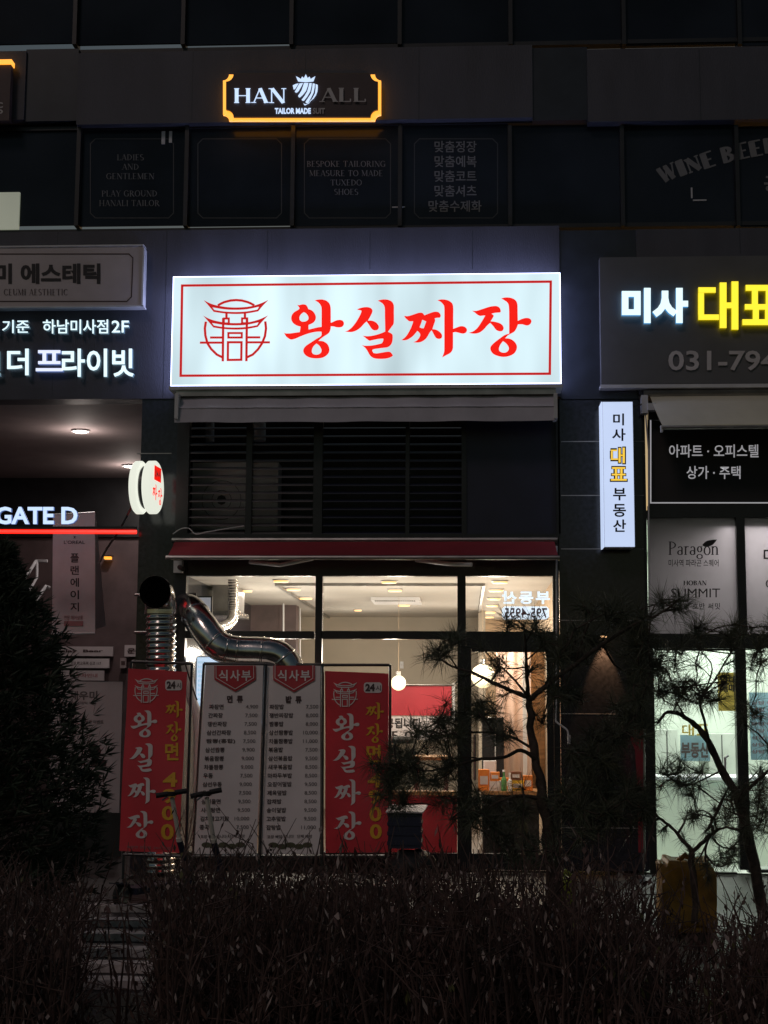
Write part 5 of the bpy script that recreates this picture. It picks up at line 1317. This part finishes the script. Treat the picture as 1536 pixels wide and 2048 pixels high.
pine('pine_tree', 'leaning pine with long bare limbs before the bright estate office door', -4.2, [
    ([(1530, 1840), (1500, 1690), (1478, 1600), (1446, 1545), (1418, 1485), (1396, 1456), (1370, 1434), (1337, 1424), (1314, 1446)], .05, .010, .3),
    ([(1478, 1600), (1515, 1562), (1560, 1520)], .022, .008, -.2),
    ([(1418, 1485), (1409, 1442), (1400, 1402), (1428, 1362), (1452, 1322), (1468, 1296)], .013, .005, -.3),
    ([(1370, 1434), (1352, 1400), (1350, 1370)], .009, .004, .2),
    ([(1440, 1542), (1405, 1560), (1372, 1572), (1340, 1560), (1318, 1575)], .008, .003, -.3),
    ([(1400, 1402), (1425, 1338), (1400, 1300)], .009, .004, .2)],
    [(1365, 1385, 55, 30, 26, .3), (1330, 1335, 26, 36, 16, .4), (1420, 1385, 26, 24, 10, .4), (1348, 1535, 34, 22, 9, .3), (1388, 1560, 30, 22, 6, .2), (1462, 1605, 16, 36, 8, .3), (1515, 1330, 22, 40, 14, .5), (1508, 1425, 24, 40, 10, .4),
     (1508, 1575, 26, 55, 14, .3), (1392, 1262, 55, 16, 10, .9), (1480, 1262, 44, 22, 8, .8), (1525, 1640, 22, 50, 10, .3), (1345, 1300, 30, 14, 6, .8), (1530, 1255, 30, 30, 8, .7), (1438, 1630, 20, 14, 5, .4)])
pine('pine_tree', 'small crooked pine stump with forked bare limbs low before the office door', -4.6, [
    ([(1392, 1850), (1384, 1760), (1385, 1704)], .03, .024, 0),
    ([(1385, 1704), (1366, 1682), (1345, 1656), (1318, 1636), (1295, 1612)], .018, .009, .2),
    ([(1385, 1704), (1408, 1682), (1428, 1664), (1452, 1655), (1490, 1660)], .017, .007, -.2),
    ([(1428, 1664), (1422, 1645), (1432, 1628), (1430, 1616)], .014, .012, .1),
    ([(1430, 1640), (1410, 1622), (1392, 1620), (1388, 1598), (1374, 1588)], .007, .003, .2),
    ([(1428, 1664), (1413, 1690), (1412, 1730), (1418, 1760)], .010, .007, -.1),
    ([(1424, 1676), (1445, 1694), (1470, 1698)], .009, .005, .1)],
    [(1446, 1718, 16, 14, 6, .2), (1405, 1628, 20, 12, 2, .2), (1478, 1706, 12, 12, 3, .2)], L=.11)

# dark conifer at the left edge
t = thing('conifer', 'big dark bushy conifer at the left edge beside the pink poster board', 'conifer', P(20, 1790, -5.2))
nd, wood = MB(), MB(); Yc_ = -5.2
prof = [(1095, -12), (1140, 12), (1190, 42), (1260, 92), (1340, 115), (1420, 145), (1500, 188), (1580, 212), (1660, 205), (1740, 190), (1800, 150)]
cxp = -45; base = P(cxp, 1800, Yc_); topz = P(cxp, 1098, Yc_).z
wood.tube([Vector((base.x, base.y, .0)), Vector((base.x, base.y, topz))], [.07, .012], 8)
def prof_r(z):
    for (ya, xa), (yb, xb) in zip(prof[:-1], prof[1:]):
        za, zb_ = P(cxp, ya, Yc_).z, P(cxp, yb, Yc_).z
        if zb_ <= z <= za:
            u = (za - z) / (za - zb_); return ((xa + (xb - xa) * u) - cxp) / (F / (14.4 + Yc_))
    return .1
for _ in range(4200):
    z = random.uniform(P(cxp, 1800, Yc_).z, topz); a_ = random.uniform(0, 2 * pi); R1 = prof_r(z) * (random.uniform(.8, 1.04) + .16 * sin(a_ * 5 + z * 9) * sin(z * 13 + a_)); q = random.random() ** .35
    c = Vector((base.x + R1 * q * cos(a_), base.y + R1 * q * sin(a_), z)); out_ = Vector((cos(a_), sin(a_), .55))
    for k in range(9):
        d = unit(out_ + rnd_dir() * .9); l = random.uniform(.04, .12); s = unit(d.cross(rnd_dir())) * random.uniform(.003, .008)
        o = len(nd.v); nd.v += [tuple(c), tuple(c + d * l * .5 + s), tuple(c + d * l), tuple(c + d * l * .5 - s)]; nd.f.append((o, o + 1, o + 2, o + 3)); nd.m.append(0)
    if random.random() < .12: wood.tube([Vector((base.x, base.y, z - .1)), c], [.012, .004], 5)
wood.build('trunk', 'bark', t); nd.build('foliage', 'conifer', t)

# bare brown hedge in the foreground
t = thing('hedge', 'bare brown twiggy hedge with hanging dry leaves across the foreground', 'hedge', (0, -7.4, .06))
st, lf1, lf2, lf3 = MB(), MB(), MB(), MB()
def leaf(mb, c, l, wd):
    l *= random.uniform(.7, 1.35); wd *= random.uniform(.5, 1.05)
    d = unit(Vector((random.uniform(-.35, .35), random.uniform(-.35, .35), random.uniform(-1, -.3)))); s = unit(d.cross(rnd_dir())) * wd
    o = len(mb.v); mb.v += [tuple(c), tuple(c + d * l * .45 + s), tuple(c + d * l), tuple(c + d * l * .55 - s)]; mb.f.append((o, o + 1, o + 2, o + 3)); mb.m.append(0)
def dens(x, y):
    px = 927 + x / (y + 14.4) * F
    if 150 < px < 330: return .05
    if 1296 < px < 1478: return .26
    return 1.0
N = 0
while N < 2500:
    y = random.uniform(-8.9, -6.5); d_ = y + 14.4
    px = random.uniform(-150, 1700); x = (px - 927) / F * d_
    N += 1
    if random.random() > dens(x, y): continue
    lump = .5 + .5 * sin(x * 2.3 + 1.0) * sin(y * 2.1 + x)
    ztop = 1.61 - (1722 - 24 * lump - 1405) / F * d_
    ztop -= .10 * random.random() + .07 * (.5 + .5 * sin(x * 5.3 + y))
    if px < 330: ztop -= .08
    if px > 1280: ztop -= .20
    h = max(.3, ztop * random.uniform(.55, 1.04))
    lean = Vector((random.uniform(-.14, .14), random.uniform(-.14, .14), 0)); b0 = Vector((x, y, .05)); P_ = []
    for i in range(6):
        u = i / 5; P_.append(b0 + Vector((0, 0, h * u)) + lean * (u ** 1.6) * h * 1.6 + rnd_dir() * .012 * (i > 0))
    st.tube(P_, [.0065, .0058, .005, .0042, .0034, .002], 4)
    for _b in range(6):
        i = random.randint(0, 4); s0 = P_[i].lerp(P_[i + 1], random.random()); dd = unit(Vector((random.uniform(-.7, .7), random.uniform(-.7, .7), random.uniform(-.1, 1)))); l = random.uniform(.1, .3)
        s1 = s0 + dd * l * .5 + rnd_dir() * .01; s2 = s0 + dd * l; st.tube([s0, s1, s2], [.003, .0025, .0014], 3)
        for _ in range(2): leaf(lf1 if random.random() < .68 else lf2, s0.lerp(s2, random.random()), random.uniform(.02, .05), random.uniform(.005, .011))
    for _ in range(7):
        i = random.randint(0, 4); c = P_[i].lerp(P_[i + 1], random.random()) + rnd_dir() * .03
        q = random.random(); green = sin(x * 3.1 + 2) * sin(y * 4) > (.75 if px < 1050 else .25)
        leaf(lf3 if green and q < .5 else (lf1 if q < .70 else lf2), c, random.uniform(.02, .055), random.uniform(.005, .012))
st.build('stems', 'twig', t); lf1.build('leaves', 'hedge_leaf', t); lf2.build('leaves', 'hedge_leaf_pale', t); lf3.build('leaves', 'hedge_green', t)
# sacks glimpsed behind the hedge
def sack(name, px0, py0, px1, py1, Y, mt, label):
    a, b, c, d = RC(px0, py0, px1, py1, Y); h = d; t = thing(name, label, 'sack', ((a + b) / 2, Y, 0))
    bm = bmesh.new(); bmesh.ops.create_icosphere(bm, subdivisions=4, radius=1)
    for v in bm.verts:
        p = v.co.copy(); sq = lambda w_: math.copysign(abs(w_) ** .3, w_)
        k = 1 + .05 * sin(p.x * 9 + p.z * 4) + .05 * sin(p.y * 8 - p.z * 7) + random.uniform(-.012, .012)
        v.co = Vector(((a + b) / 2 + sq(p.x) * (b - a) / 2 * k * (1 - (.12 if p.x > 0 else .0) * p.z), Y + .15 + sq(p.y) * .16 * k, max(.004, h / 2 + sq(p.z) * h / 2 * k)))
    MB().add([v.co.copy() for v in bm.verts], [tuple(v.index for v in f.verts) for f in bm.faces]).build('body', mt, t, True); bm.free()
    MB().tube([((a + b) / 2 - .05, Y + .15, h * .97), ((a + b) / 2, Y + .13, h + .03), ((a + b) / 2 + .05, Y + .15, h * .97)], .02, 8).build('knot', mt, t, True)
sack('refuse_sack', 1322, 1722, 1432, 1800, -3.6, 'ochre_sack', 'crumpled ochre sack at the foot of the small crooked pine')
sack('lime_sack', 1118, 1756, 1150, 1790, -3.9, 'lime_sack', 'small yellow green sack behind the hedge under the forked pine')
